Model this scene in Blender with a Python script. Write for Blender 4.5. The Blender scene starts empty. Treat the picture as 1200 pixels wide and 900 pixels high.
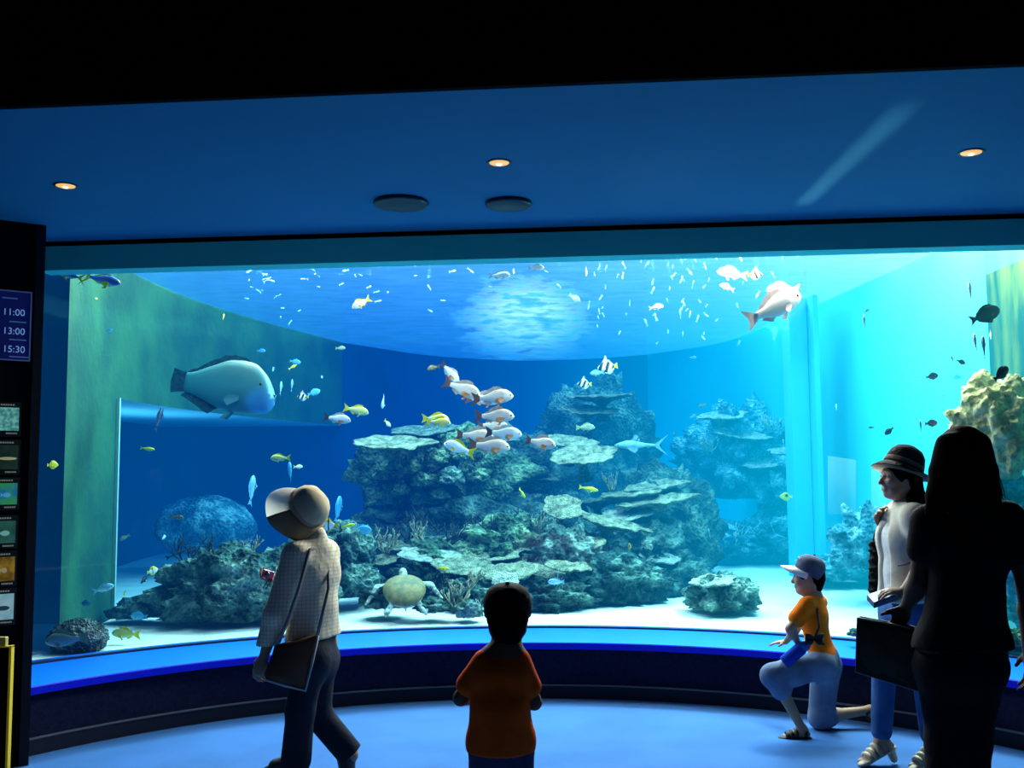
import bpy, bmesh, math, random
import numpy as np
from mathutils import Vector, Matrix, noise as mnoise
random.seed(7); np.random.seed(7)
C = bpy.context.scene.collection
V = Vector
# ------------------------------------------------------------------ camera model
F = 1200.0
PITCH = math.atan(0.0875); ROLL = math.radians(0.4); CAMZ = 1.5
TH = math.radians(5.3)                       # the room is turned this much from the viewing direction
f_ = V((0, math.cos(PITCH), math.sin(PITCH))); r0 = V((1, 0, 0)); u0 = r0.cross(f_)
r_ = math.cos(ROLL)*r0 - math.sin(ROLL)*u0; u_ = math.sin(ROLL)*r0 + math.cos(ROLL)*u0
CAM = V((0, 0, CAMZ))
def ray(px, py): return f_ + r_*((px-600)/F) - u_*((py-450)/F)
def P(px, py, D):                            # a point of the photograph at distance D -> the place where it stands
    d = ray(px, py); return CAM + d*(D/d.y)
def PZ(px, py, z):                           # a point of the photograph on a level surface
    d = ray(px, py); return CAM + d*((z-CAMZ)/d.z)
def RR(x, y, z=0): return V((x*math.cos(TH)+y*math.sin(TH), -x*math.sin(TH)+y*math.cos(TH), z))

# ------------------------------------------------------------------ materials
MATS = {}
def newmat(name):
    m = bpy.data.materials.new(name); m.use_nodes = True
    nt = m.node_tree; nt.nodes.clear()
    out = nt.nodes.new('ShaderNodeOutputMaterial')
    return m, nt, out
def N(nt, typ, **kw):
    n = nt.nodes.new(typ)
    for k, v in kw.items(): setattr(n, k, v)
    return n
def pm(name, col, rough=.6, spec=.3, var=0, vscale=8, bump=0, bscale=30, col2=None, metal=0, emit=0, coord='Object', trans=0, detail=4):
    if name in MATS: return MATS[name]
    m, nt, out = newmat(name)
    b = N(nt, 'ShaderNodeBsdfPrincipled'); nt.links.new(b.outputs[0], out.inputs[0])
    b.inputs['Roughness'].default_value = rough; b.inputs['Specular IOR Level'].default_value = spec
    b.inputs['Metallic'].default_value = metal
    b.inputs['Base Color'].default_value = (*col, 1)
    tc = N(nt, 'ShaderNodeTexCoord')
    if col2 is not None or var:
        t = N(nt, 'ShaderNodeTexNoise'); t.inputs['Scale'].default_value = vscale; t.inputs['Detail'].default_value = detail
        nt.links.new(tc.outputs[coord], t.inputs['Vector'])
        rp = N(nt, 'ShaderNodeValToRGB'); nt.links.new(t.outputs['Fac'], rp.inputs[0])
        rp.color_ramp.elements[0].position = .38; rp.color_ramp.elements[1].position = .62
        c2 = col2 if col2 is not None else tuple(c*(1-var) for c in col)
        rp.color_ramp.elements[0].color = (*c2, 1); rp.color_ramp.elements[1].color = (*col, 1)
        nt.links.new(rp.outputs[0], b.inputs['Base Color'])
        if emit:
            nt.links.new(rp.outputs[0], b.inputs['Emission Color'])
    if emit:
        if col2 is None and not var: b.inputs['Emission Color'].default_value = (*col, 1)
        b.inputs['Emission Strength'].default_value = emit
    if bump:
        t2 = N(nt, 'ShaderNodeTexNoise'); t2.inputs['Scale'].default_value = bscale; t2.inputs['Detail'].default_value = 5
        nt.links.new(tc.outputs[coord], t2.inputs['Vector'])
        bp = N(nt, 'ShaderNodeBump'); bp.inputs['Strength'].default_value = bump; bp.inputs['Distance'].default_value = .02
        nt.links.new(t2.outputs['Fac'], bp.inputs['Height']); nt.links.new(bp.outputs[0], b.inputs['Normal'])
    MATS[name] = m
    return m

# ------------------------------------------------------------------ object helpers
def obj(name, me, mat=None, parent=None, loc=None):
    o = bpy.data.objects.new(name, me); C.objects.link(o)
    if mat is not None and me is not None and not me.materials: me.materials.append(mat)
    if loc is not None: o.location = loc
    if parent is not None: o.parent = parent
    return o
def tag(o, label=None, cat=None, group=None, kind=None):
    if label: o['label'] = label
    if cat: o['category'] = cat
    if group: o['group'] = group
    if kind: o['kind'] = kind
    return o
def thing(name, label, cat, loc, group=None, rot=None):
    o = bpy.data.objects.new(name, None); C.objects.link(o); o.location = loc; o.empty_display_size = .1
    if rot is not None: o.rotation_euler = rot
    return tag(o, label, cat, group)
def pyd(verts, faces, smooth=True, name='mesh'):
    me = bpy.data.meshes.new(name); me.from_pydata([tuple(v) for v in verts], [], [tuple(f) for f in faces]); me.update()
    if smooth: me.polygons.foreach_set('use_smooth', [True]*len(me.polygons))
    return me
class MB:                                     # collects shapes into ONE mesh
    def __init__(s): s.v = []; s.f = []; s.o = V((0, 0, 0))
    def add(s, vs, fs):
        n = len(s.v); s.v += [tuple(v) for v in vs]; s.f += [tuple(i+n for i in f) for f in fs]
    def box(s, x0, x1, y0, y1, z0, z1, tr=None):
        vs = [V((x, y, z)) for x in (x0, x1) for y in (y0, y1) for z in (z0, z1)]
        if tr: vs = [tr(v) for v in vs]
        s.add(vs, [(0,1,3,2),(4,6,7,5),(0,4,5,1),(2,3,7,6),(0,2,6,4),(1,5,7,3)])
    def tube(s, pts, rad, n=8, caps=True):
        pts = [V(p) for p in pts]; rads = rad if hasattr(rad, '__len__') else [rad]*len(pts)
        vs = []; prev = None
        for i, p in enumerate(pts):
            t = (pts[min(i+1, len(pts)-1)]-pts[max(i-1, 0)]).normalized()
            a = prev if prev is not None else (V((0,0,1)) if abs(t.z) < .9 else V((1,0,0)))
            a = (a - t*a.dot(t)).normalized(); b = t.cross(a); prev = a
            for k in range(n):
                w = 2*math.pi*k/n; vs.append(p + (a*math.cos(w)+b*math.sin(w))*rads[i])
        fs = [(i*n+k, i*n+(k+1) % n, (i+1)*n+(k+1) % n, (i+1)*n+k) for i in range(len(pts)-1) for k in range(n)]
        if caps: fs += [tuple(range(n))[::-1], tuple((len(pts)-1)*n+k for k in range(n))]
        s.add(vs, fs)
    def lathe(s, prof, c, axis=(0,0,1), n=32, wob=None, up=None):
        ax = V(axis).normalized(); a = V(up) if up is not None else (V((1,0,0)) if abs(ax.x) < .9 else V((0,1,0)))
        a = (a-ax*a.dot(ax)).normalized(); b = ax.cross(a); vs = []
        for j, (r, z) in enumerate(prof):
            for k in range(n):
                w = 2*math.pi*k/n; rr, zz = (r, z) if wob is None else wob(j, r, z, w)
                vs.append(V(c)+ax*zz+(a*math.cos(w)+b*math.sin(w))*rr)
        m = len(prof)
        fs = [(i*n+k, i*n+(k+1) % n, (i+1)*n+(k+1) % n, (i+1)*n+k) for i in range(m-1) for k in range(n)]
        fs += [tuple(range(n))[::-1], tuple((m-1)*n+k for k in range(n))]
        s.add(vs, fs)
    def mesh(s, smooth=True, off=None):
        vs = s.v if off is None else [V(v)-V(off) for v in s.v]
        return pyd(vs, s.f, smooth)
def bevel(o, w=.006, seg=2):
    m = o.modifiers.new('bevel', 'BEVEL'); m.width = w; m.segments = seg; m.limit_method = 'ANGLE'; return o

# ------------------------------------------------------------------ signed-distance bodies -> one continuous mesh (surface nets)
class SDF:
    def __init__(s): s.ops = []; s.lo = np.full(3, 1e9); s.hi = np.full(3, -1e9)
    def _b(s, lo, hi): s.lo = np.minimum(s.lo, lo); s.hi = np.maximum(s.hi, hi)
    def cone(s, a, b, r1, r2, k=.02, flat=None, sub=False):
        a = np.array(a, float); b = np.array(b, float); m = max(r1, r2)
        lo = np.minimum(a, b)-m; hi = np.maximum(a, b)+m
        if not sub: s._b(lo, hi)
        s.ops.append(('c', sub, k, lo, hi, a, b, r1, r2, flat)); return s
    def ell(s, c, axes, rad, k=.02, sub=False):
        c = np.array(c, float); m = max(rad); lo = c-m; hi = c+m
        if not sub: s._b(lo, hi)
        s.ops.append(('e', sub, k, lo, hi, c, np.array([list(x) for x in axes], float), np.array(rad, float))); return s
    def clip(s, pt, n):                       # keep the side the normal points away from
        s.ops.append(('p', np.array(pt, float), np.array(n, float)/np.linalg.norm(n))); return s
    def mesh(s, h, off=(0, 0, 0), smooth_it=1):
        lo = s.lo-3*h; n = np.ceil((s.hi+3*h-lo)/h).astype(int)+1
        G = np.full(n, .25, np.float32)
        ax = [lo[i]+h*np.arange(n[i]) for i in range(3)]
        for op in s.ops:
            if op[0] == 'p':
                d = ((ax[0]-op[1][0])*op[2][0])[:, None, None]+((ax[1]-op[1][1])*op[2][1])[None, :, None]+((ax[2]-op[1][2])*op[2][2])[None, None, :]
                np.maximum(G, d.astype(np.float32), out=G); continue
            k = op[2]; pad = k+3*h
            i0 = np.clip(np.floor((op[3]-pad-lo)/h).astype(int), 0, n); i1 = np.clip(np.ceil((op[4]+pad-lo)/h).astype(int)+1, 0, n)
            if np.any(i1 <= i0): continue
            sl = tuple(slice(i0[i], i1[i]) for i in range(3))
            X, Y, Z = np.meshgrid(*[ax[i][sl[i]] for i in range(3)], indexing='ij', sparse=True)
            if op[0] == 'c':
                a, b, r1, r2, flat = op[5:]
                px, py, pz = X-a[0], Y-a[1], Z-a[2]; ba = b-a
                if flat is not None:
                    w = np.array(flat[0], float); w /= np.linalg.norm(w); q = 1/flat[1]-1
                    dt = (px*w[0]+py*w[1]+pz*w[2])*q
                    px = px+dt*w[0]; py = py+dt*w[1]; pz = pz+dt*w[2]; ba = ba+w*(ba@w)*q
                L = max(ba@ba, 1e-9)
                t = np.clip((px*ba[0]+py*ba[1]+pz*ba[2])/L, 0, 1)
                d = np.sqrt((px-t*ba[0])**2+(py-t*ba[1])**2+(pz-t*ba[2])**2)-(r1+(r2-r1)*t)
            else:
                c, A, R = op[5:]
                px, py, pz = X-c[0], Y-c[1], Z-c[2]
                q = [(px*A[i][0]+py*A[i][1]+pz*A[i][2])/R[i] for i in range(3)]
                k0 = np.sqrt(q[0]**2+q[1]**2+q[2]**2)+1e-9
                k1 = np.sqrt((q[0]/R[0])**2+(q[1]/R[1])**2+(q[2]/R[2])**2)+1e-9
                d = k0*(k0-1)/k1
            g = G[sl]
            if op[1]:
                hh = np.clip(.5-.5*(g+d)/k, 0, 1); G[sl] = g*(1-hh)+(-d)*hh+k*hh*(1-hh)
            else:
                hh = np.clip(.5+.5*(d-g)/k, 0, 1); G[sl] = g*hh+d*(1-hh)-k*hh*(1-hh)*(g < .24)
        return nets(G, lo-np.array(off, float), h, smooth_it)
def nets(G, lo, h, smooth_it=1):
    S = G < 0; n = np.array(G.shape)
    cs = [(i, j, k) for i in (0, 1) for j in (0, 1) for k in (0, 1)]
    def sub(A, c): return A[c[0]:n[0]-1+c[0], c[1]:n[1]-1+c[1], c[2]:n[2]-1+c[2]]
    cnt = sum(sub(S, c).astype(np.int8) for c in cs)
    act = np.argwhere((cnt > 0) & (cnt < 8))
    idx = np.full(n-1, -1, np.int32); idx[tuple(act.T)] = np.arange(len(act))
    val = {c: G[act[:, 0]+c[0], act[:, 1]+c[1], act[:, 2]+c[2]] for c in cs}
    acc = np.zeros((len(act), 3)); num = np.zeros(len(act))
    for a in cs:
        for d in range(3):
            if a[d]: continue
            b = list(a); b[d] = 1; b = tuple(b)
            va, vb = val[a], val[b]; cr = (va < 0) != (vb < 0)
            t = np.where(cr, va/np.where(cr, va-vb, 1), 0)
            p = np.array(a, float)[None]+np.zeros((len(act), 3)); p[:, d] += t
            acc += p*cr[:, None]; num += cr
    vs = (act+acc/num[:, None])*h+lo
    quads = []
    for d in range(3):
        e, g = [(1, 2), (2, 0), (0, 1)][d]
        A = np.take(S, range(n[d]-1), d); B = np.take(S, range(1, n[d]), d)
        w = np.argwhere(A != B); w = w[(w[:, e] > 0) & (w[:, g] > 0) & (w[:, e] < n[e]-1) & (w[:, g] < n[g]-1)]
        def at(de, dg):
            q = w.copy(); q[:, e] += de; q[:, g] += dg; return idx[tuple(q.T)]
        qd = np.stack([at(-1, -1), at(0, -1), at(0, 0), at(-1, 0)], 1)
        ins = S[tuple(w.T)]; qd[~ins] = qd[~ins][:, ::-1]
        quads.append(qd)
    Q = np.concatenate(quads)
    for _ in range(smooth_it):
        s_ = np.zeros_like(vs); c_ = np.zeros(len(vs))
        for i in range(4):
            a, b = Q[:, i], Q[:, (i+1) % 4]
            for ax in range(3):
                s_[:, ax] += np.bincount(a, vs[b, ax], len(vs))+np.bincount(b, vs[a, ax], len(vs))
            c_ += np.bincount(a, minlength=len(vs))+np.bincount(b, minlength=len(vs))
        vs = vs*.4+.6*s_/np.maximum(c_, 1)[:, None]
    me = bpy.data.meshes.new('surface')
    me.vertices.add(len(vs)); me.vertices.foreach_set('co', vs.astype(np.float32).ravel())
    me.loops.add(len(Q)*4); me.loops.foreach_set('vertex_index', Q.astype(np.int32).ravel())
    me.polygons.add(len(Q)); me.polygons.foreach_set('loop_start', np.arange(0, len(Q)*4, 4, dtype=np.int32))
    me.polygons.foreach_set('use_smooth', np.ones(len(Q), bool))
    me.update(calc_edges=True); me.validate()
    return me
# ------------------------------------------------------------------ the hall
CX, CY = .05, 3.7                             # centre of the curved window
R_L, R_G = 3.3, 3.96                          # ledge front, acrylic pane
ZL, ZW = .37, 3.2                             # ledge top, water level
def arcp(R, a, z=0): return V((CX+R*math.sin(a), CY+R*math.cos(a), z))
A0, A1 = math.radians(-78), math.radians(78)
def arc_strip(prof, n=96, a0=A0, a1=A1, closed=False):      # sweep a profile of (radius, z) round the window
    vs = []; m = len(prof)
    for i in range(n+1):
        a = a0+(a1-a0)*i/n
        vs += [arcp(r, a, z) for r, z in prof]
    fs = []
    for i in range(n):
        for j in range(m if closed else m-1):
            k = (j+1) % m
            fs.append((i*m+j, i*m+k, (i+1)*m+k, (i+1)*m+j))
    return vs, fs
def st(name, me, mat, parent=None):
    o = obj(name, me, mat, parent)
    if parent is None: o['kind'] = 'structure'
    return o
def rbox(x0, x1, y0, y1, z0, z1):
    m = MB(); m.box(x0, x1, y0, y1, z0, z1, lambda v: RR(v.x, v.y, v.z)); return m.mesh(False)

M_carpet = pm('blue_carpet', (.055, .150, .39), .95, .05, var=.12, vscale=2.2, bump=.35, bscale=260)
M_black = pm('black_paint', (.004, .004, .005), .9, .05, var=.3, vscale=3)
M_ceil = pm('ceiling_paint', (.02, .20, .34), .75, .15, var=.06, vscale=1.5)
M_band = pm('lintel_paint', (.07, .70, .56), .7, .15, var=.05, vscale=2)
M_gap = pm('shadow_gap', (.003, .003, .004), .9, .02)
M_bench = pm('bench_carpet', (.014, .015, .042), .95, .05, var=.3, vscale=40, bump=.3, bscale=200)
M_base = pm('base_vinyl', (.009, .009, .024), .6, .2)
M_line = pm('base_bead', (.10, .10, .13), .4, .4)
M_ledge = pm('blue_ledge', (.0, .17, .85), .35, .3, var=.05, vscale=3)
M_ledgeF = pm('blue_ledge_front', (.0, .0, .55), .4, .3, emit=.10)

m = MB(); m.box(-8, 8, -4.5, 7.2, -.2, 0); st('floor', m.mesh(False), M_carpet)
st('ceiling', rbox(-8, 8, 3.52, 5.62, 2.87, 2.99), M_ceil)
st('ceiling_hall', rbox(-8, 8, -4, 3.62, 4.6, 4.7), M_black)
st('wall_fascia', rbox(-8, 8, 3.50, 3.53, 2.868, 4.7), M_black)
st('wall_back', rbox(-8, 8, -4.1, -4, 0, 4.7), M_black)
st('wall_left', rbox(-8.1, -8, -4.1, 5.6, 0, 4.7), M_black)
st('wall_right', rbox(8, 8.1, -4.1, 5.6, 0, 4.7), M_black)
PO = V((-2.555, 5.5, 0)); PA = math.atan2(.6, .8)          # the dark side wall runs back at an angle
def PL(x, y, z=0): return PO+V((.8*x-.6*y, .6*x+.8*y, z))
def lbox(x0, x1, y0, y1, z0, z1):
    m = MB(); m.box(x0, x1, y0, y1, z0, z1, lambda v: PL(v.x, v.y, v.z)); return m.mesh(False)
st('wall_partition_left', lbox(-6.5, 0, 0, .10, 0, 2.9), pm('partition_black', (.004, .004, .005), .8, .05))
st('trim_1', lbox(-.035, .012, -.012, .112, 0, 2.868), pm('partition_trim', (.008, .008, .014), .6, .15))
st('wall_partition_right', rbox(3.35, 8, 5.0, 5.9, 0, 2.9), M_black)
st('wall_lintel', rbox(-3.3, 6, 5.62, 5.76, 2.70, 2.842), M_band)
st('trim_2', rbox(-3.3, 6, 5.66, 5.76, 2.842, 2.875), M_gap)
m = MB(); vs, fs = arc_strip([(1.9, 3.34), (4.1, 3.34), (4.1, 3.44), (1.9, 3.44)], closed=True); m.add(vs, fs)
st('ceiling_window_head', m.mesh(False), M_black)
st('wall_above_lintel', rbox(-8, 8, 5.70, 5.76, 2.87, 3.44), M_black)
m = MB(); m.add(*arc_strip([(R_L+.03, .085), (R_L+.03, ZL-.045)])); st('wall_front', m.mesh(), M_bench)
m = MB(); m.add(*arc_strip([(R_L+.03, .085), (R_L+.012, .083), (R_L+.012, 0)])); st('baseboard_front', m.mesh(False), M_base)
m = MB(); m.add(*arc_strip([(R_L+.03, .092), (R_L+.008, .091), (R_L+.008, .084), (R_L+.03, .083)])); st('trim_3', m.mesh(False), M_line)
m = MB(); m.add(*arc_strip([(R_L+.04, ZL-.045), (R_L, ZL-.045), (R_L, ZL-.006), (R_L+.006, ZL)])); st('trim_4', m.mesh(False), M_ledgeF)
m = MB(); m.add(*arc_strip([(R_L+.006, ZL), (R_G+.14, ZL)])); st('trim_5', m.mesh(), M_ledge)
# the acrylic pane
mg, nt, out = newmat('acrylic_pane')
tr = N(nt, 'ShaderNodeBsdfTransparent'); tr.inputs[0].default_value = (.97, .99, 1, 1)
gl = N(nt, 'ShaderNodeBsdfGlossy'); gl.inputs['Roughness'].default_value = .03
lw = N(nt, 'ShaderNodeLayerWeight'); lw.inputs[0].default_value = .5
p4 = N(nt, 'ShaderNodeMath', operation='POWER'); nt.links.new(lw.outputs['Facing'], p4.inputs[0]); p4.inputs[1].default_value = 5
fr = N(nt, 'ShaderNodeMath', operation='MULTIPLY_ADD'); nt.links.new(p4.outputs[0], fr.inputs[0]); fr.inputs[1].default_value = .7; fr.inputs[2].default_value = .015
mx = N(nt, 'ShaderNodeMixShader'); nt.links.new(fr.outputs[0], mx.inputs[0]); nt.links.new(tr.outputs[0], mx.inputs[1]); nt.links.new(gl.outputs[0], mx.inputs[2])
nt.links.new(mx.outputs[0], out.inputs[0])
m = MB(); m.add(*arc_strip([(R_G, ZL-.03), (R_G, 3.345)])); wn = st('window_1', m.mesh(), mg)
m = MB(); m.add(*arc_strip([(R_G-.02, ZL), (R_G-.02, ZL+.012), (R_G+.02, ZL+.012), (R_G+.02, ZL)], closed=True)); obj('window_seal', m.mesh(False), pm('seal', (.01, .02, .06), .5), wn)

# ------------------------------------------------------------------ the tank: walls, sand, water
def cr(pts, n=12):
    pts = [np.array(p, float) for p in pts]; out = []
    for i in range(len(pts)-1):
        a, b = pts[i], pts[i+1]; p0 = pts[i-1] if i else 2*a-b; p3 = pts[i+2] if i+2 < len(pts) else 2*b-a
        for k in range(n):
            t = k/n; out.append(.5*((2*a)+(b-p0)*t+(2*p0-5*a+4*b-p3)*t*t+(3*a-p0-3*b+p3)*t**3))
    return out+[pts[-1]]
left_path = cr([(-2.99, 6.85), (-3.12, 7.5), (-3.19, 8.5), (-3.1, 9.8), (-2.8, 11.2), (-2.2, 13.2)])
back_path = cr([(-2.2, 13.2), (-1.15, 14.75), (.1, 15.45), (1.2, 15.3), (1.97, 14.8)])
right_path = cr([(1.97, 14.8), (2.75, 13.5), (3.0, 11.8), (3.2, 9.6), (3.3, 7.8), (3.27, 6.97)])
def sand_z(x, y): return .36+.028*max(0, y-7.6)+.05*max(0, x-.8)*max(0, min(1, (y-8)/4))+.03*mnoise.noise(V((x*.9, y*.9, 0)))*min(1, max(0, y-7.7))
def wall_path(path, zs, hole=None):
    vs = []; fs = []; m_ = len(zs)
    for p in path: vs += [(p[0], p[1], z) for z in zs]
    for i in range(len(path)-1):
        for j in range(m_-1):
            ym = .5*(path[i][1]+path[i+1][1]); zm = .5*(zs[j]+zs[j+1])
            if hole and hole(ym, zm): continue
            fs.append((i*m_+j, i*m_+j+1, (i+1)*m_+j+1, (i+1)*m_+j))
    return pyd(vs, fs)
zs = [-.1, .5, 1, 1.5, 2.13, 2.4, 2.8, ZW+.01]
H0, H1 = 8.24, 13.3
left_path = sorted(left_path+[np.array((-3.185, H0))], key=lambda p: p[1])
M_olive = pm('algae_wall', (.025, .125, .062), .9, .1, col2=(.010, .075, .055), vscale=1.6, bump=.4, bscale=14, detail=8)
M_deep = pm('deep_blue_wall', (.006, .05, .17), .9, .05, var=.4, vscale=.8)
M_cyan = pm('lit_blue_wall', (.05, .50, .62), .8, .1, var=.18, vscale=.7)  # sunlight on the right wall is put into this brighter blue
M_navy = pm('navy_wall', (.012, .03, .10), .9, .05, var=.4, vscale=3)
st('wall_tank_left', wall_path(left_path, zs, lambda y, z: z < 2.13 and H0 < y < H1), M_olive)
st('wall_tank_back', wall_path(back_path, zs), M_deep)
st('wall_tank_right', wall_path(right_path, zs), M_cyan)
# the recess behind the opening in the left wall
m = MB(); m.box(-4.6, -4.5, H0-.3, 14, -.1, 2.2); m.box(-4.6, -3.2, H0-.12, H0-.02, -.1, 2.2); m.box(-4.6, -2.16, 13.2, 13.3, -.1, 2.2)
st('wall_recess', m.mesh(False), M_deep)
m = MB(); pp = [p for p in left_path if H0-.01 <= p[1] <= 13.2]; m.add([(p[0], p[1], 2.131) for p in pp]+[(-4.6, p[1], 2.131) for p in pp], [(i, i+1, len(pp)+i+1, len(pp)+i) for i in range(len(pp)-1)]); st('ceiling_recess', m.mesh(False), pm('recess_soffit', (.25, .65, .85), .8, .1))
m = MB(); m.box(-3.2, -3.16, H0-.012, H0+.012, .3, 2.13); st('trim_6', m.mesh(False), pm('pale_edge', (.35, .6, .5), .7))
m = MB(); m.box(-3.75, -3.7, 5.9, 8.1, -.1, ZW); m.box(-3.75, -3.26, 8.0, 8.1, -.1, ZW); st('wall_tank_end_left', m.mesh(False), M_navy)
mo = pm('caustic_wall', (.30, .30, .04), .9, .1, col2=(.04, .09, .05), vscale=1.0)  # yellow caustic light painted into the wall colour
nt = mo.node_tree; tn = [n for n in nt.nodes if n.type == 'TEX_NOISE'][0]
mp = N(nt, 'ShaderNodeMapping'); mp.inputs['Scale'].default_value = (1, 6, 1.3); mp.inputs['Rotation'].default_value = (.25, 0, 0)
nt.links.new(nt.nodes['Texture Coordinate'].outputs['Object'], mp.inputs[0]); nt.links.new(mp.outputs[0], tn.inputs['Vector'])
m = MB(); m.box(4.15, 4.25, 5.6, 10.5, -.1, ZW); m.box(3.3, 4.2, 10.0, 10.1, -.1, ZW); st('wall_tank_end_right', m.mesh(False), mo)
# paler boxes standing in for light shafts on the bright wall
M_shaft = pm('pale_light_shaft', (.06, .52, .64), .7, .1)
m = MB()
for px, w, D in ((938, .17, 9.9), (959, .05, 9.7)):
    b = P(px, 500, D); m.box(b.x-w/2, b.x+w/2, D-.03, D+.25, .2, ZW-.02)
st('light_shaft', m.mesh(False), M_shaft)
# sand
def sand():
    vs = []; fs = []; nx, ny = 150, 130
    for j in range(ny+1):
        y = 4.2+13.2*(j/ny)**1.3
        for i in range(nx+1):
            x = -5.4+10.8*i/nx; vs.append((x, y, sand_z(x, y)))
    cen = V((CX, CY))
    for j in range(ny):
        for i in range(nx):
            q = (j*(nx+1)+i, j*(nx+1)+i+1, (j+1)*(nx+1)+i+1, (j+1)*(nx+1)+i)
            if all(math.hypot(vs[k][0]-CX, vs[k][1]-CY) > R_G+.03 for k in q) and min(vs[k][1] for k in q) > 4.4: fs.append(q)
    # a neat front edge along the pane
    me = pyd(vs, fs)
    return me
M_sand = pm('coral_sand', (.80, .82, .74), .95, .05, var=.16, vscale=3, bump=.35, bscale=55)
m = MB(); m.add(*arc_strip([(R_G+.025, .355), (R_G+.3, .36)]))
so = obj('sand_bed', sand(), M_sand); tag(so, 'pale coral sand covering the floor of the big tank', 'sand', kind='stuff')
obj('sand_edge', m.mesh(), M_sand, so)
# water body
mw, nt, out = newmat('sea_water')
t_ = N(nt, 'ShaderNodeBsdfTransparent'); nt.links.new(t_.outputs[0], out.inputs[0])
SIG = (.40, .20, .16)
ab = N(nt, 'ShaderNodeVolumeAbsorption'); ab.inputs['Density'].default_value = .5
ab.inputs['Color'].default_value = (1-SIG[0]/.5, 1-SIG[1]/.5, 1-SIG[2]/.5, 1)
em = N(nt, 'ShaderNodeEmission'); em.inputs[1].default_value = 1.0  # scattered light in the water painted as emission, brighter to the right
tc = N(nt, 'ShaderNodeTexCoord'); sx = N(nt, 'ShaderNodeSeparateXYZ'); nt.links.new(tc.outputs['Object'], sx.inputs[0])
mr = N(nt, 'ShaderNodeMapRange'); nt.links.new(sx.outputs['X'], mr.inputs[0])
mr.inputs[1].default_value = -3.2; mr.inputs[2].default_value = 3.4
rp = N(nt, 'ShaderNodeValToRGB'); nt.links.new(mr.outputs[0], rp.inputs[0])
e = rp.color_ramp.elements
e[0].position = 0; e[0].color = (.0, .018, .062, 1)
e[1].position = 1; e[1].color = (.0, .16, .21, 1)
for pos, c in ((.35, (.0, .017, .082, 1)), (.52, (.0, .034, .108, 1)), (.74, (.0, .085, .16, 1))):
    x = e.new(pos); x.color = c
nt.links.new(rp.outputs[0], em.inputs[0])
ad = N(nt, 'ShaderNodeAddShader'); nt.links.new(ab.outputs[0], ad.inputs[0]); nt.links.new(em.outputs[0], ad.inputs[1])
nt.links.new(ad.outputs[0], out.inputs[1])
na = 48
top = [arcp(R_G+.05, A0+(A1-A0)*i/na) for i in range(na+1)]
poly = [(p.x, p.y) for p in top]+[(5.45, top[-1].y), (5.45, 17), (-5.45, 17), (-5.45, top[0].y)]
bm = bmesh.new(); bv = [bm.verts.new((x, y, .05)) for x, y in poly]; fc = bm.faces.new(bv)
ex = bmesh.ops.extrude_face_region(bm, geom=[fc]); bmesh.ops.translate(bm, vec=(0, 0, ZW-.02-.05), verts=[g for g in ex['geom'] if isinstance(g, bmesh.types.BMVert)])
bmesh.ops.recalc_face_normals(bm, faces=bm.faces[:]); me = bpy.data.meshes.new('water'); bm.to_mesh(me); bm.free()
wo = obj('tank_water', me, mw); tag(wo, 'clear blue sea water filling the tank behind the curved pane', 'water', kind='stuff')
ms, nt, out = newmat('water_surface')
tc = N(nt, 'ShaderNodeTexCoord'); mp = N(nt, 'ShaderNodeMapping'); mp.inputs['Scale'].default_value = (1.2, 3.2, 1)
nt.links.new(tc.outputs['Object'], mp.inputs[0])
nz = N(nt, 'ShaderNodeTexNoise'); nz.inputs['Scale'].default_value = 2.2; nz.inputs['Detail'].default_value = 3; nt.links.new(mp.outputs[0], nz.inputs['Vector'])
bp = N(nt, 'ShaderNodeBump'); bp.inputs['Strength'].default_value = .25; bp.inputs['Distance'].default_value = .05; nt.links.new(nz.outputs['Fac'], bp.inputs['Height'])
tr = N(nt, 'ShaderNodeBsdfTransparent'); tr.inputs[0].default_value = (.95, 1, 1, 1)
gl = N(nt, 'ShaderNodeBsdfGlossy'); gl.inputs['Roughness'].default_value = .05; gl.inputs['Color'].default_value = (.7, .95, 1, 1); nt.links.new(bp.outputs[0], gl.inputs['Normal'])
mr = N(nt, 'ShaderNodeMapRange'); nt.links.new(nz.outputs['Fac'], mr.inputs[0]); mr.inputs[1].default_value = .3; mr.inputs[2].default_value = .7; mr.inputs[3].default_value = .30; mr.inputs[4].default_value = .50
mx = N(nt, 'ShaderNodeMixShader'); nt.links.new(mr.outputs[0], mx.inputs[0]); nt.links.new(tr.outputs[0], mx.inputs[1]); nt.links.new(gl.outputs[0], mx.inputs[2])
nt.links.new(mx.outputs[0], out.inputs[0])
obj('water_surface', pyd([(x, y, ZW) for x, y in poly], [tuple(range(len(poly)))], False), ms, wo)
# glowing panel: the skylight glint on the rippled surface, painted as emission
mk, nt, out = newmat('skylight_glint')
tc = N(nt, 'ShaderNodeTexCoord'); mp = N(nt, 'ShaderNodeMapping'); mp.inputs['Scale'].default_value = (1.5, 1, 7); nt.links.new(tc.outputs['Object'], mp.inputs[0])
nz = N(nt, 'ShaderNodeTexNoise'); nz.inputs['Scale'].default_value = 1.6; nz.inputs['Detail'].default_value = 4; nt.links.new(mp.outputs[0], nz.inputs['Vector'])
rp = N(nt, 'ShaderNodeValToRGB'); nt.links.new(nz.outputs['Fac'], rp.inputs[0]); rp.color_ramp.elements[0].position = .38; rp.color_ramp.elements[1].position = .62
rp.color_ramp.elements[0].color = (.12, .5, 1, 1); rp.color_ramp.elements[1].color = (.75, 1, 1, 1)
em = N(nt, 'ShaderNodeEmission'); em.inputs[1].default_value = 3.0; nt.links.new(rp.outputs[0], em.inputs[0])
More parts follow.
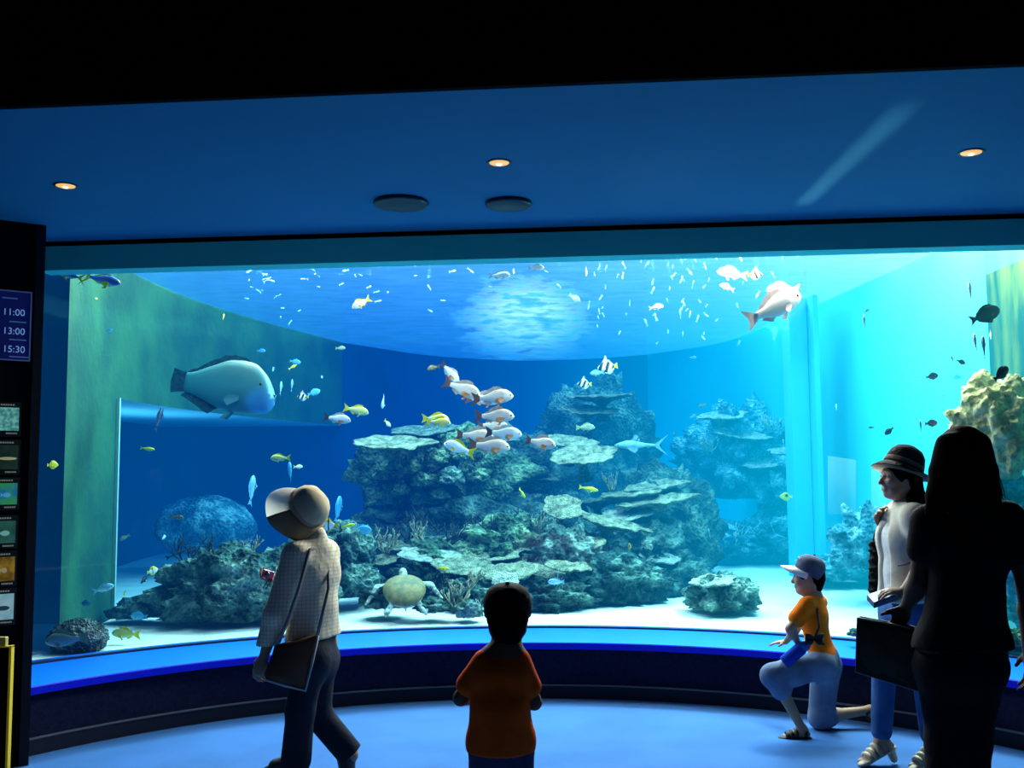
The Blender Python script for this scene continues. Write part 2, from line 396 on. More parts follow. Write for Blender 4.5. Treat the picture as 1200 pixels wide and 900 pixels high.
gt = N(nt, 'ShaderNodeVectorMath', operation='DISTANCE'); gm = N(nt, 'ShaderNodeMapping'); nt.links.new(tc.outputs['Generated'], gm.inputs[0]); gm.inputs['Scale'].default_value = (1, 0, 1)
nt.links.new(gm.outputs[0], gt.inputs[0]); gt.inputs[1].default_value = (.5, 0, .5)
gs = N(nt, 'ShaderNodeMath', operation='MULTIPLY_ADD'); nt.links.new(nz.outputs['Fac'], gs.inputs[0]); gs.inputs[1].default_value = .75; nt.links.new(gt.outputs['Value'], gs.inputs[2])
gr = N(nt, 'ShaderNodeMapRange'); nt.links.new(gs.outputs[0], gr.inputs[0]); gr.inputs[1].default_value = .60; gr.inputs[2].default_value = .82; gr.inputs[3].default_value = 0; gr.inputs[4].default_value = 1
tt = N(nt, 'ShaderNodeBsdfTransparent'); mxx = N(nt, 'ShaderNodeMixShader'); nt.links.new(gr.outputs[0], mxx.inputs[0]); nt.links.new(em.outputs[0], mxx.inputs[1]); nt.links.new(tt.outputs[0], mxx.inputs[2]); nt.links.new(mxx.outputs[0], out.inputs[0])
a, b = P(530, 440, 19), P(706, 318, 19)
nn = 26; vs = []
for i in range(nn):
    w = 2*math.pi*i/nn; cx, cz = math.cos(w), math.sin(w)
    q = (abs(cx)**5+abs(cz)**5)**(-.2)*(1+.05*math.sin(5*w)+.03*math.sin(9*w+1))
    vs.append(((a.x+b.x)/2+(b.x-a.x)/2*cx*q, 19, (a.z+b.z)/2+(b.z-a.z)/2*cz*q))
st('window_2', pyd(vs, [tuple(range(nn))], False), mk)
mk2, nt, out = newmat('shaft_glow')  # glowing sheets standing in for light shafts, fading downwards
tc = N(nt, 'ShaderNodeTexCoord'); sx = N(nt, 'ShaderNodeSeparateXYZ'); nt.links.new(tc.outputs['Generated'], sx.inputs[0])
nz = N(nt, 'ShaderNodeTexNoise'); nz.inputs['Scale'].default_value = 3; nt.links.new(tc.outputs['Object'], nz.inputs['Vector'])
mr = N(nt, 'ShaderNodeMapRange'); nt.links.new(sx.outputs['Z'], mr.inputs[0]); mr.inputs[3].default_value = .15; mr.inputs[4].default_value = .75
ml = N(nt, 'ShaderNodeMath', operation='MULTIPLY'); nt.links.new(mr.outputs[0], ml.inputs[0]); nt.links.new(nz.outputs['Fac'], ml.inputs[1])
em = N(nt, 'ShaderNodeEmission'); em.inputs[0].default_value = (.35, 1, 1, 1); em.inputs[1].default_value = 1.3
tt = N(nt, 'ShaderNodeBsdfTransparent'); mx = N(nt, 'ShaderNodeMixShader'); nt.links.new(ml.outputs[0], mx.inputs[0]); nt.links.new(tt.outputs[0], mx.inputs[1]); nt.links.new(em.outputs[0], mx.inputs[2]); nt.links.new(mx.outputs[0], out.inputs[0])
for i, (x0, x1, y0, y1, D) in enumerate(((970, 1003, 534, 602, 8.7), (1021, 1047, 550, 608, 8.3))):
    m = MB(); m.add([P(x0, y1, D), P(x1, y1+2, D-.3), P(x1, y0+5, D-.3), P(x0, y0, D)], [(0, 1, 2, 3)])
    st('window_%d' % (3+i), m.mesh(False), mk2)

# ------------------------------------------------------------------ ceiling fittings
M_ring = pm('lamp_ring', (.02, .04, .06), .35, .5, metal=.6)
M_refl = pm('lamp_reflector', (.95, .50, .14), .3, .4, emit=.9)
M_bulb = pm('lamp_bulb', (1, .75, .45), .3, .5, emit=2.2)
for px, py, lb in ((77, 217, 'small round amber downlight at left end of the blue ceiling'), (585, 190, 'small round amber downlight in the middle of the blue ceiling'), (1138, 178, 'small round amber downlight at right end of the blue ceiling')):
    p = PZ(px, py, 2.87)
    t = thing('downlight', lb, 'ceiling light', p, 'downlights in the ceiling')
    m = MB(); m.lathe([(.044, .0), (.054, -.001), (.056, -.003), (.052, -.005), (.046, -.004)], (0, 0, 0), n=32); obj('ring', m.mesh(), M_ring, t)
    m = MB(); m.lathe([(.046, -.002), (.042, -.006), (.024, -.009), (.001, -.010)], (0, 0, 0), n=24); obj('reflector', m.mesh(), M_refl, t)
    m = MB(); m.lathe([(.001, -.016), (.010, -.0145), (.013, -.011), (.012, -.006)], (0, 0, 0), n=16); obj('bulb', m.mesh(), M_bulb, t)
M_spk = pm('speaker_grille', (.006, .03, .06), .7, .2, var=.3, vscale=120)
for px, py, r, lb in ((470, 236, .135, 'larger dark round ceiling speaker, left of the pair'), (596, 237, .115, 'smaller dark round ceiling speaker below the middle downlight')):
    p = PZ(px, py, 2.87); t = thing('ceiling_speaker', lb, 'speaker', p, 'round ceiling speakers')
    m = MB(); m.lathe([(r-.012, 0), (r, 0), (r+.004, -.012), (r-.004, -.022), (r-.014, -.018)], (0, 0, 0), n=48); obj('rim', m.mesh(), M_ring, t)
    m = MB(); m.lathe([(r-.012, -.012), (r*.6, -.016), (.002, -.018)], (0, 0, 0), n=48); obj('grille', m.mesh(), M_spk, t)

# ------------------------------------------------------------------ boards on the dark side wall
def PW(px, py):                                # photograph -> place on the side wall (local x, z)
    d = ray(px, py); n = V((.6, -.8, 0)); t = (PO-CAM).dot(n)/d.dot(n); p = CAM+d*t; q = p-PO
    return q.x*.8+q.y*.6, p.z
def wthing(name, label, cat, x, z, group=None): return thing(name, label, cat, PL(x, -.001, z), group, (0, 0, PA))
def lpanel(x0, x1, z0, z1, y0, y1): m = MB(); m.box(x0, x1, y0, y1, z0, z1); return m.mesh(False)
def text(body, size, x, z, y, mat, par, name='lettering', align='RIGHT'):
    cu = bpy.data.curves.new(name, 'FONT'); cu.body = body; cu.size = size; cu.align_x = align; cu.extrude = .0008
    tmp = bpy.data.objects.new('t', cu); C.objects.link(tmp); bpy.context.view_layer.update()
    me = bpy.data.meshes.new_from_object(tmp.evaluated_get(bpy.context.evaluated_depsgraph_get())); bpy.data.objects.remove(tmp); bpy.data.curves.remove(cu)
    o = obj(name, me, mat, par); o.location = (x, y, z); o.rotation_euler = (math.pi/2, 0, 0); return o
M_txt = pm('sign_text', (.30, .55, 1), .6, emit=.28); M_sb = pm('sign_blue', (.004, .010, .13), .6, emit=.16); M_sf = pm('sign_frame', (.08, .14, .30), .5, emit=.2)
x1, zt = PW(37, 343); x0, _ = PW(-16, 343); _, zb = PW(37, 424); xm, zm = (x0+x1)/2, (zt+zb)/2
sg = wthing('time_sign', 'small blue sign listing three show times on the dark left wall', 'sign', xm, zm)
W, H = (x1-x0)/2, (zt-zb)/2
obj('backing', lpanel(-W, W, -H, H, -.014, -.004), M_sb, sg)
m = MB(); e_ = .006
for a in ((-W, W, H-e_, H), (-W, W, -H, -H+e_), (-W, -W+e_, -H, H), (W-e_, W, -H, H)): m.box(a[0], a[1], -.017, -.004, a[2], a[3])
obj('frame', m.mesh(False), M_sf, sg)
for tx, py in (('11:00', 371), ('13:00', 393), ('15:30', 414)):
    xr, zz = PW(28.5, py); text(tx, .050, xr-xm, zz-zm, -.0155, M_txt, sg)
for py, a, b in ((349, 2, 20), (377, 10, 30), (398, 10, 30), (418, 10, 33)):
    xa, zz = PW(a, py); xb, _ = PW(b, py); m = MB(); m.box(xa-xm, xb-xm, -.0155, -.013, zz-zm-.003, zz-zm+.003)
    obj('rule', m.mesh(False), pm('sign_rule', (.10, .2, .5), .6, emit=.2), sg)
def pic(name, c1, c2, scale, e=.28, stretch=1):
    m = pm(name, c1, .5, .2, col2=c2, vscale=scale, emit=e, detail=6); return m
PAN = [(22, 478, 505, pic('picture_pale_green', (.30, .75, .55), (.06, .35, .30), 60), 'backlit picture of pale green coral texture, topmost of the wall pictures', None),
 (21, 522, 550, pic('picture_dark', (.01, .03, .02), (.02, .05, .03), 20), 'backlit dark picture with a cream-coloured long fish, second from top', ((.55, .50, .25), .045, .008)),
 (20, 566, 591, pic('picture_blue_green', (.02, .22, .40), (.05, .40, .10), 25), 'backlit blue and green picture, third from top', ((.10, .45, .75), .02, .012)),
 (18, 610, 636, pic('picture_sea_green', (.02, .10, .07), (.04, .16, .11), 25), 'backlit dark green picture with pale shapes, fourth from top', ((.25, .55, .45), .022, .014)),
 (17, 652, 680, pic('picture_brown', (.45, .25, .02), (.18, .09, .01), 25), 'backlit brownish yellow picture, fifth from top', ((.45, .38, .18), .014, .014)),
 (16, 695, 725, pic('picture_white', (.45, .70, .68), (.30, .55, .55), 15), 'backlit whitish picture with dark fish shapes, lowest of the wall pictures', ((.02, .05, .08), .03, .012))]
for px, ya, yb, mt, lb, sh in PAN:
    x1, zt = PW(px, ya); _, zb = PW(px, yb); x0 = x1-.26; xm, zm = (x0+x1)/2, (zt+zb)/2
    t = wthing('fish_picture', lb, 'picture', xm, zm, 'backlit pictures on the left wall'); W, H = (x1-x0)/2, (zt-zb)/2
    obj('housing', lpanel(-W-.02, W+.012, -H-.03, H+.03, -.010, -.002), pm('housing_black', (.008, .008, .010), .5), t)
    obj('picture', lpanel(-W, W, -H, H, -.013, -.008), mt, t)
    if sh:
        col, a, b = sh; m = MB(); vs = []
        for i in range(20):
            w = 2*math.pi*i/20; vs.append((W-.05+a*math.cos(w)-(.012 if abs(math.sin(w)) < .2 and math.cos(w) < 0 else 0), -.0140, -H*.1+b*math.sin(w)))
        vs += [(W-.05-a*.8, -.0140, -H*.1), (W-.05-a*1.5, -.0140, -H*.1+b), (W-.05-a*1.5, -.0140, -H*.1-b)]
        m.add(vs, [tuple(range(20)), (20, 21, 22)]); obj('fish_image', m.mesh(False), pm('image_'+str(px), col, .5, emit=.3), t)
    for zz, a, b in ((H+.014, W-.09, W-.02), (-H-.014, W-.06, W-.005)):
        m = MB(); n = 6
        for i in range(n): m.box(a+(b-a)*i/n, a+(b-a)*(i+.7)/n, -.0125, -.0095, zz-.004, zz+.004)
        obj('caption_strip', m.mesh(False), pm('caption_grey', (.35, .38, .30), .6, emit=.2), t)
# the yellow-edged stand at the left edge
b0 = P(2, 1, 4.7); b0 = V((b0.x, 4.7, 0)); xr = P(12, 800, 4.575).x-b0.x; ht = P(2, 758, 4.575).z
sd_ = thing('floor_stand', 'dark brown floor stand with yellow edge at far left in front of the dark wall', 'stand', b0)
M_y = pm('yellow_edge', (.55, .38, .01), .5, emit=.12); M_br = pm('stand_brown', (.012, .004, .002), .9, .03)
m = MB(); m.box(-.42, xr-.008, -.12, -.10, 0.02, ht); bevel(obj('cabinet', m.mesh(False), M_br, sd_), .006)
m = MB(); m.box(xr-.010, xr, -.125, -.098, 0, ht+.004); m.box(-.42, xr, -.122, -.098, ht-.004, ht+.002); obj('edge_strip', m.mesh(False), M_y, sd_)
m = MB(); m.box(-.36, xr-.03, -.12, -.09, ht, ht+.040); bevel(obj('leaflet_tray', m.mesh(False), pm('tray_yellow', (.35, .28, .06), .5, emit=.05), sd_), .004)
m = MB(); m.box(-.40, xr-.02, -.16, -.06, 0, .02); obj('plinth', m.mesh(False), MATS['housing_black'], sd_)
# ------------------------------------------------------------------ rocks and corals
def ico(sub):
    bm = bmesh.new(); bmesh.ops.create_icosphere(bm, subdivisions=sub, radius=1)
    vs = np.array([v.co[:] for v in bm.verts]); fs = [tuple(v.index for v in f.verts) for f in bm.faces]; bm.free(); return vs, fs
ICO = {k: ico(k) for k in (2, 3, 4, 5)}
def boulder_mesh(rx, ry, rz, seed, rough=.3, freq=1.6, sub=5, flat=-.55):
    vs, fs = ICO[sub]; out = []; so = V((seed*7.3, seed*3.1, seed*1.7))
    for v in vs:
        n = V(v); q = n*freq+so
        d = mnoise.fractal(q, .7, 2.1, 3)*rough + (abs(mnoise.noise(q*2.6))-.2)*rough*.7 + (abs(mnoise.noise(q*6.5))-.25)*rough*.38 + mnoise.noise(q*14)*rough*.12
        p = n*(1+d)
        if p.z < flat: p.z = flat+(p.z-flat)*.15
        out.append((p.x*rx, p.y*ry, p.z*rz))
    return pyd(out, fs)
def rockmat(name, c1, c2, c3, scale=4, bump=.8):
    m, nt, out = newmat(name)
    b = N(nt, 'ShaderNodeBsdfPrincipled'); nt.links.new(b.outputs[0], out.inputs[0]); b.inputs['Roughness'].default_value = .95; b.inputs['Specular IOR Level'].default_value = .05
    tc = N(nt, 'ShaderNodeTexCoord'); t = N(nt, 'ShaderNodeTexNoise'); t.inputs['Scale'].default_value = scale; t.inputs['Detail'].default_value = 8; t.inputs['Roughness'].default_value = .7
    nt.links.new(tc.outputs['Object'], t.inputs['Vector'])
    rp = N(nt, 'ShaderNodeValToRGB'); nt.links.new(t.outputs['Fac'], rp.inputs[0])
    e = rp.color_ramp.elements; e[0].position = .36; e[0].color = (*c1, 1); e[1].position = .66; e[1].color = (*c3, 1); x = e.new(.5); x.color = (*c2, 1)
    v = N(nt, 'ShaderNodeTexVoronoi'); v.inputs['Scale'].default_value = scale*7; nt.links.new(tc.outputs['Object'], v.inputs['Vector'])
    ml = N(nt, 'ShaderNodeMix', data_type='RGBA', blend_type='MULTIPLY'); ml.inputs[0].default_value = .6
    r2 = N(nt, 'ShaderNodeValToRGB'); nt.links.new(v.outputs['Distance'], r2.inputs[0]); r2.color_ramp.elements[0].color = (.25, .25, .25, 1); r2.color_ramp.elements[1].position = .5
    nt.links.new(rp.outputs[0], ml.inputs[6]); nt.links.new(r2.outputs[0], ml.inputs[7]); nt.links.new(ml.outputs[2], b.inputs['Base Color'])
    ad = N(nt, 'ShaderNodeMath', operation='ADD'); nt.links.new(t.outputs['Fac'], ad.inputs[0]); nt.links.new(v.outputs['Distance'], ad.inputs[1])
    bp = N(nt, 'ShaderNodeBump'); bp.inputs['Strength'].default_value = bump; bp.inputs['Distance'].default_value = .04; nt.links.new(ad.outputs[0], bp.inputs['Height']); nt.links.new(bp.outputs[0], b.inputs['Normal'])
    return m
MR = {'dark': rockmat('reef_rock_dark', (.005, .022, .028), (.035, .105, .10), (.19, .36, .28)),
      'pale': rockmat('reef_rock_pale', (.006, .02, .024), (.07, .165, .145), (.36, .54, .42)),
      'green': rockmat('reef_rock_green', (.006, .026, .02), (.07, .17, .11), (.34, .52, .28)),
      'blue': rockmat('reef_rock_blue', (.01, .05, .10), (.06, .25, .33), (.50, .85, .85)),  # blue haze and shadow tones put into the rock colour
      'warm': rockmat('reef_rock_warm', (.16, .14, .07), (.55, .48, .22), (.95, .88, .55), scale=3),  # warm light on the rock put into its colour
      'brain': rockmat('brain_coral', (.01, .015, .02), (.08, .11, .11), (.32, .36, .33), scale=9)}
def rock(px, py, D, hw, hh, dep, seed, label, mat='dark', rough=.3, name='reef_rock', cat='rock', sub=5, freq=1.6, group=None, flat=-.55):
    s = D/F; c = P(px, py, D)
    me = boulder_mesh(hw*s, dep, hh*s, seed, rough, freq, sub, flat)
    o = obj(name, me, MR[mat], None, c); o.rotation_euler = (0, 0, 0)
    return tag(o, label, cat, group)
# the central mound
rock(590, 660, 10.2, 185, 75, .95, 1, 'broad dark reef rock forming the base of the central mound', 'dark', .3, freq=2.2)
rock(698, 556, 11.9, 72, 112, .7, 2, 'tall dark reef rock tower at top of the central mound below the surface', 'dark', .28, freq=2.2)
rock(525, 568, 10.4, 92, 66, .6, 3, 'lumpy green reef rock on upper left shoulder of the central mound', 'green', .42, freq=2.4)
rock(600, 590, 10.7, 95, 75, .6, 33, 'dark hollow reef rock in the middle of the central mound', 'dark', .35, freq=2.3)
rock(780, 622, 10.4, 58, 75, .6, 4, 'steep dark reef rock on right flank of the central mound', 'dark', .3, freq=2)
rock(664, 655, 9.0, 37, 38, .3, 5, 'rounded pale knobbly rock in front of the central mound', 'pale', .28, freq=2.6)
rock(716, 682, 8.9, 60, 34, .35, 6, 'low dark rock with pale dust right of the rounded pale rock', 'dark', .35, freq=2.4)
rock(640, 702, 8.6, 52, 24, .28, 7, 'low dark rubble rock on sand below the rounded pale rock', 'dark', .4, freq=2.6)
rock(560, 703, 8.6, 50, 26, .28, 8, 'low dark rubble rock beside the capped boy', 'dark', .4, freq=2.6)
rock(775, 678, 9.6, 52, 34, .4, 9, 'sloping bluish rock at lower right end of the central mound', 'dark', .35, freq=2.4)
rock(520, 672, 9.2, 75, 34, .4, 10, 'mid-green rock ledge left of centre above the turtle', 'green', .4, freq=2.6)
rock(600, 650, 9.4, 70, 40, .4, 16, 'green rock slope carrying table corals at the centre of the mound', 'green', .4, freq=2.6)
rock(745, 640, 9.7, 48, 42, .4, 17, 'knobbly rock below the long tilted table coral', 'pale', .36, freq=2.6)
# left rocks
rock(262, 697, 8.0, 80, 46, .34, 11, 'large rough boulder on the sand left of the woman in the beige hat', 'pale', .36, freq=2)
rock(340, 690, 8.3, 50, 46, .34, 12, 'grey boulder behind the woman in the beige hat', 'pale', .36, freq=2)
rock(408, 643, 8.8, 30, 30, .28, 13, 'rounded upper boulder just right of the woman in the beige hat', 'pale', .26, freq=2.2)
rock(412, 682, 8.7, 32, 26, .26, 14, 'rounded lower boulder just right of the woman in the beige hat', 'pale', .26, freq=2.2)
rock(455, 702, 8.15, 28, 16, .16, 15, 'low rough rock under the turtle', 'dark', .45, sub=4, freq=2.4)
rock(507, 711, 8.0, 18, 10, .1, 18, 'small rubble rock right of the turtle', 'dark', .45, sub=4, freq=2.4)
rock(548, 716, 7.95, 15, 12, .1, 19, 'small pale rock close to the pane left of the capped boy', 'pale', .4, sub=4)
rock(160, 716, 8.05, 27, 13, .16, 20, 'small grey rock pile on sand between the round coral and large boulder', 'dark', .4, sub=4)
rock(240, 616, 11.3, 58, 36, .5, 21, 'big smooth blue rock inside the dark recess', 'blue', .12, freq=1.2, sub=4)
# right rocks
rock(846, 698, 8.3, 39, 25, .26, 22, 'isolated rough rock standing on the white sand right of the mound', 'pale', .34, freq=2.2)
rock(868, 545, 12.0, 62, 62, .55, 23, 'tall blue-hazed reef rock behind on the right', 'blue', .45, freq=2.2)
rock(935, 585, 11.4, 45, 62, .4, 24, 'blue-hazed reef rock against the pale light shaft', 'blue', .42, freq=2.2)
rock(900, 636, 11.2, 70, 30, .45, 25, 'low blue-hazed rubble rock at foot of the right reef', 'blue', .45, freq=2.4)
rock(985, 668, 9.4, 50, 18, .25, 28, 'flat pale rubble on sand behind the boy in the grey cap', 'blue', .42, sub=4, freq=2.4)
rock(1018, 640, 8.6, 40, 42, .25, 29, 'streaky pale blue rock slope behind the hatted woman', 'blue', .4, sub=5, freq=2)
rock(1172, 505, 6.75, 52, 62, .3, 26, 'large sunlit yellowish coral rock at right edge of the tank', 'warm', .24, freq=2.0, flat=-.9)
rock(1180, 640, 6.85, 40, 85, .28, 30, 'shaded rock column under the sunlit coral rock', 'blue', .3, freq=1.8, flat=-2)
rock(1186, 752, 6.5, 26, 16, .12, 31, 'small green rock at lower right corner of the tank', 'green', .4, sub=4)
rock(1003, 742, 6.75, 9, 5, .05, 32, 'tiny dark stone on sand near the pane behind the tote bag', 'dark', .4, sub=3)
rock(92, 748, 6.85, 32, 22, .17, 34, 'round knobbly dome coral on sand at left end of the pane', 'brain', .1, name='dome_coral', cat='coral', sub=5, freq=6)
# plates
def plate_mesh(r, seed, cup=.12, th=.02, asp=1.0, lob=.18):
    nr, na = 16, 72; so = seed*5.7; vs = []; fs = []
    def rad(w): return r*(1+lob*mnoise.noise(V((math.cos(w)*1.5+so, math.sin(w)*1.5, so)))*2+.06*mnoise.noise(V((math.cos(w)*6, math.sin(w)*6+so, 1)))+.055*mnoise.noise(V((math.cos(w)*17, math.sin(w)*17+so, 2))))
    for side in (1, -1):
        for i in range(nr+1):
            for k in range(na):
                w = 2*math.pi*k/na; R = rad(w)*(i/nr); x, y = R*math.cos(w), R*math.sin(w)*asp
                z = cup*r*(i/nr)**2+.05*r*mnoise.noise(V((x*5/r+so, y*5/r, so)))
                if side == 1: z += th*(1-.6*(i/nr)**3)*.5+.035*r*abs(mnoise.noise(V((x*16/r+so, y*16/r, 3))))*(i < nr)
                else: z -= th*.5*(1-.9*(i/nr)**2)+.25*r*max(0, 1-i/nr*3)
                vs.append((x, y, z))
    for s_ in (0, 1):
        b0 = s_*(nr+1)*na
        for i in range(nr):
            for k in range(na):
                q = (b0+i*na+k, b0+i*na+(k+1) % na, b0+(i+1)*na+(k+1) % na, b0+(i+1)*na+k)
                fs.append(q[::-1] if s_ == 0 else q)
    b1 = (nr+1)*na
    for k in range(na): fs.append((nr*na+k, nr*na+(k+1) % na, b1+nr*na+(k+1) % na, b1+nr*na+k)[::-1])
    return pyd(vs, fs)
MP = {'tan': rockmat('plate_coral_tan', (.05, .08, .06), (.20, .26, .18), (.40, .46, .31), scale=14, bump=.6),
      'dim': rockmat('plate_coral_dim', (.03, .06, .06), (.10, .17, .15), (.22, .32, .26), scale=14, bump=.6),
      'pale': rockmat('plate_coral_pale', (.12, .18, .16), (.34, .44, .38), (.55, .66, .56), scale=14, bump=.6)}
M_stalk = MR['dark']
def table(px, py, D, hw, tilt, lean, seed, label, mat='tan', asp=.8, cup=.1, lob=.18, stalk=.22):
    c = P(px, py, D); r = hw*D/F
    t = thing('table_coral', label, 'coral', c)
    t.rotation_euler = (math.radians(tilt), math.radians(lean), 0)
    obj('plate', plate_mesh(r, seed, cup, .034, asp, lob), MP[mat], t)
    m = MB(); L = max(stalk, .1)
    m.lathe([(r*.10, -.0), (r*.12, -L*.35), (r*.16, -L*.7), (r*.26, -L)], (0, r*.15, -.01), n=14); obj('stalk', m.mesh(), M_stalk, t)
TB = [
 (462, 523, 9.5, 43, 14, 3, 1, 'pale flat table coral jutting out left at top of the mound', 'tan', .8),
 (500, 508, 10.0, 42, 14, -2, 2, 'dim table coral behind and above the leftmost pale one', 'dim', .7),
 (572, 519, 10.0, 30, 10, 0, 3, 'dim small table coral behind the school of pink snappers', 'dim', .7),
 (684, 537, 9.6, 40, 22, -5, 4, 'broad pale table coral right of the pink snappers', 'tan', .75),
 (668, 520, 10.0, 30, 20, 4, 5, 'small table coral stacked on the broad one right of the snappers', 'tan', .7),
 (706, 468, 10.6, 40, 6, -2, 6, 'dim table coral near top of the tower under striped fish', 'dim', .8),
 (688, 484, 10.5, 34, 14, 3, 7, 'dim ragged coral plate on face of the tower', 'dim', .8),
 (768, 573, 9.9, 36, 10, -8, 8, 'thin grey table coral, upper of the layered ones on the right', 'tan', .7),
 (736, 582, 9.7, 36, 8, -6, 9, 'thin table coral, middle of the layered ones on the right', 'tan', .6),
 (772, 590, 9.5, 42, 8, -8, 10, 'thin wide table coral, lowest of the layered ones on the right', 'tan', .6),
 (700, 590, 9.8, 36, 5, -3, 34, 'dark thin table coral behind the pale cone-shaped one', 'dim', .6),
 (658, 596, 9.1, 23, 42, 0, 11, 'pale cone-shaped table coral tilted to the front', 'tan', .95),
 (712, 615, 9.1, 44, 12, 14, 12, 'long tan table coral sloping down to the right', 'tan', .5),
 (735, 604, 9.5, 26, 18, -6, 13, 'small pale table coral above the long sloping one', 'pale', .8),
 (545, 625, 9.3, 27, 8, -22, 14, 'narrow tan table coral slanting up to the right', 'tan', .35),
 (585, 618, 9.6, 14, 55, 10, 15, 'small white leafy coral plate at middle of the mound', 'pale', 1),
 (590, 598, 9.9, 22, 25, 0, 16, 'dim bluish table coral over the white leafy one', 'dim', .8),
 (505, 655, 8.9, 40, 16, 6, 17, 'pale table coral right above the turtle', 'pale', .6),
 (440, 660, 9.0, 30, 14, -4, 18, 'grey table coral right of the two rounded boulders', 'tan', .6),
 (478, 643, 9.2, 34, 14, 2, 19, 'tan table coral at left foot of the mound', 'tan', .6),
 (545, 668, 8.7, 40, 18, 4, 20, 'broad tan table coral above the capped boy to the left', 'tan', .7),
 (575, 652, 9.0, 42, 18, -4, 21, 'broad tan table coral over the lower ones at centre', 'tan', .6),
 (612, 640, 9.2, 34, 16, 3, 22, 'tan table coral left of the rounded pale rock', 'tan', .7),
 (598, 673, 8.55, 32, 20, -8, 23, 'ragged tan table coral right above the head of the capped boy', 'tan', .7),
 (640, 672, 8.65, 26, 22, 6, 24, 'tan table coral at left foot of the rounded pale rock', 'tan', .7),
 (666, 666, 8.55, 24, 20, 2, 25, 'small tan table coral under the rounded pale rock', 'tan', .6),
 (592, 681, 8.25, 16, 35, 0, 26, 'small bright white coral plate near the capped head', 'pale', .9),
 (836, 683, 8.15, 26, 14, -4, 27, 'pale table coral on top of the isolated rock', 'pale', .7),
 (470, 610, 10.0, 30, 14, 5, 28, 'dim table coral in the hollow at left of the mound', 'dim', .7),
 (545, 590, 10.1, 34, 10, -5, 29, 'dim table coral in shade under the green lumps', 'dim', .6),
 (630, 560, 10.2, 26, 14, 8, 30, 'dim table coral below the lowest snapper', 'dim', .7),
 (752, 556, 10.6, 24, 12, 0, 31, 'dim bluish table coral below the shark', 'dim', .7),
 (690, 640, 8.9, 20, 20, -10, 32, 'small tan plate coral at right of the rounded pale rock', 'tan', .7),
 (770, 655, 9.3, 26, 18, 8, 33, 'pale dusty plate coral at lower right of the mound', 'pale', .7),
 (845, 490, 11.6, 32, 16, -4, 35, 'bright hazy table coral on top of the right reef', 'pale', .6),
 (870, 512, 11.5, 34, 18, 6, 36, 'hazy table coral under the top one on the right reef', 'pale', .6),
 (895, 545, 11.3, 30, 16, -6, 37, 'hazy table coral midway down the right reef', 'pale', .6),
 (925, 530, 11.0, 24, 16, -6, 38, 'hazy table coral beside the pale light shaft', 'pale', .6)]
for a in TB: table(*a)
# branching corals
def staghorn_mesh(h, seed, n=7, spread=.8, thin=1.0):
    rg = random.Random(seed); m = MB()
    def br(p, d, L, r, lev):
        pts = [p]; q = p.copy(); dd = d.copy()
        for i in range(3):
            dd = (dd+V((rg.uniform(-.25, .25), rg.uniform(-.25, .25), rg.uniform(0, .25)))).normalized(); q = q+dd*L/3; pts.append(q.copy())
        m.tube(pts, [r, r*.9, r*.75, r*.45], 6)
        if lev < 2:
            for _ in range(rg.choice((2, 3))):
                k = rg.choice((1, 2, 3)); nd = (dd+V((rg.uniform(-1, 1), rg.uniform(-.8, .8), rg.uniform(-.1, .7)))*.9).normalized()
                br(pts[k], nd, L*rg.uniform(.55, .8), r*.7, lev+1)
    for i in range(n):
        w = rg.uniform(0, 6.283); br(V((math.cos(w)*h*.12, math.sin(w)*h*.12, 0)), V((math.cos(w)*spread, math.sin(w)*spread, 1)).normalized(), h*rg.uniform(.45, .7), h*.045*thin, 0)
    return m.mesh()
MS = {'tan': pm('staghorn_tan', (.34, .36, .24), .9, .1, var=.4, vscale=30), 'dark': pm('staghorn_dark', (.04, .07, .07), .9, .1, var=.4, vscale=20), 'pale': pm('staghorn_pale', (.5, .6, .5), .9, .1, var=.3, vscale=30)}
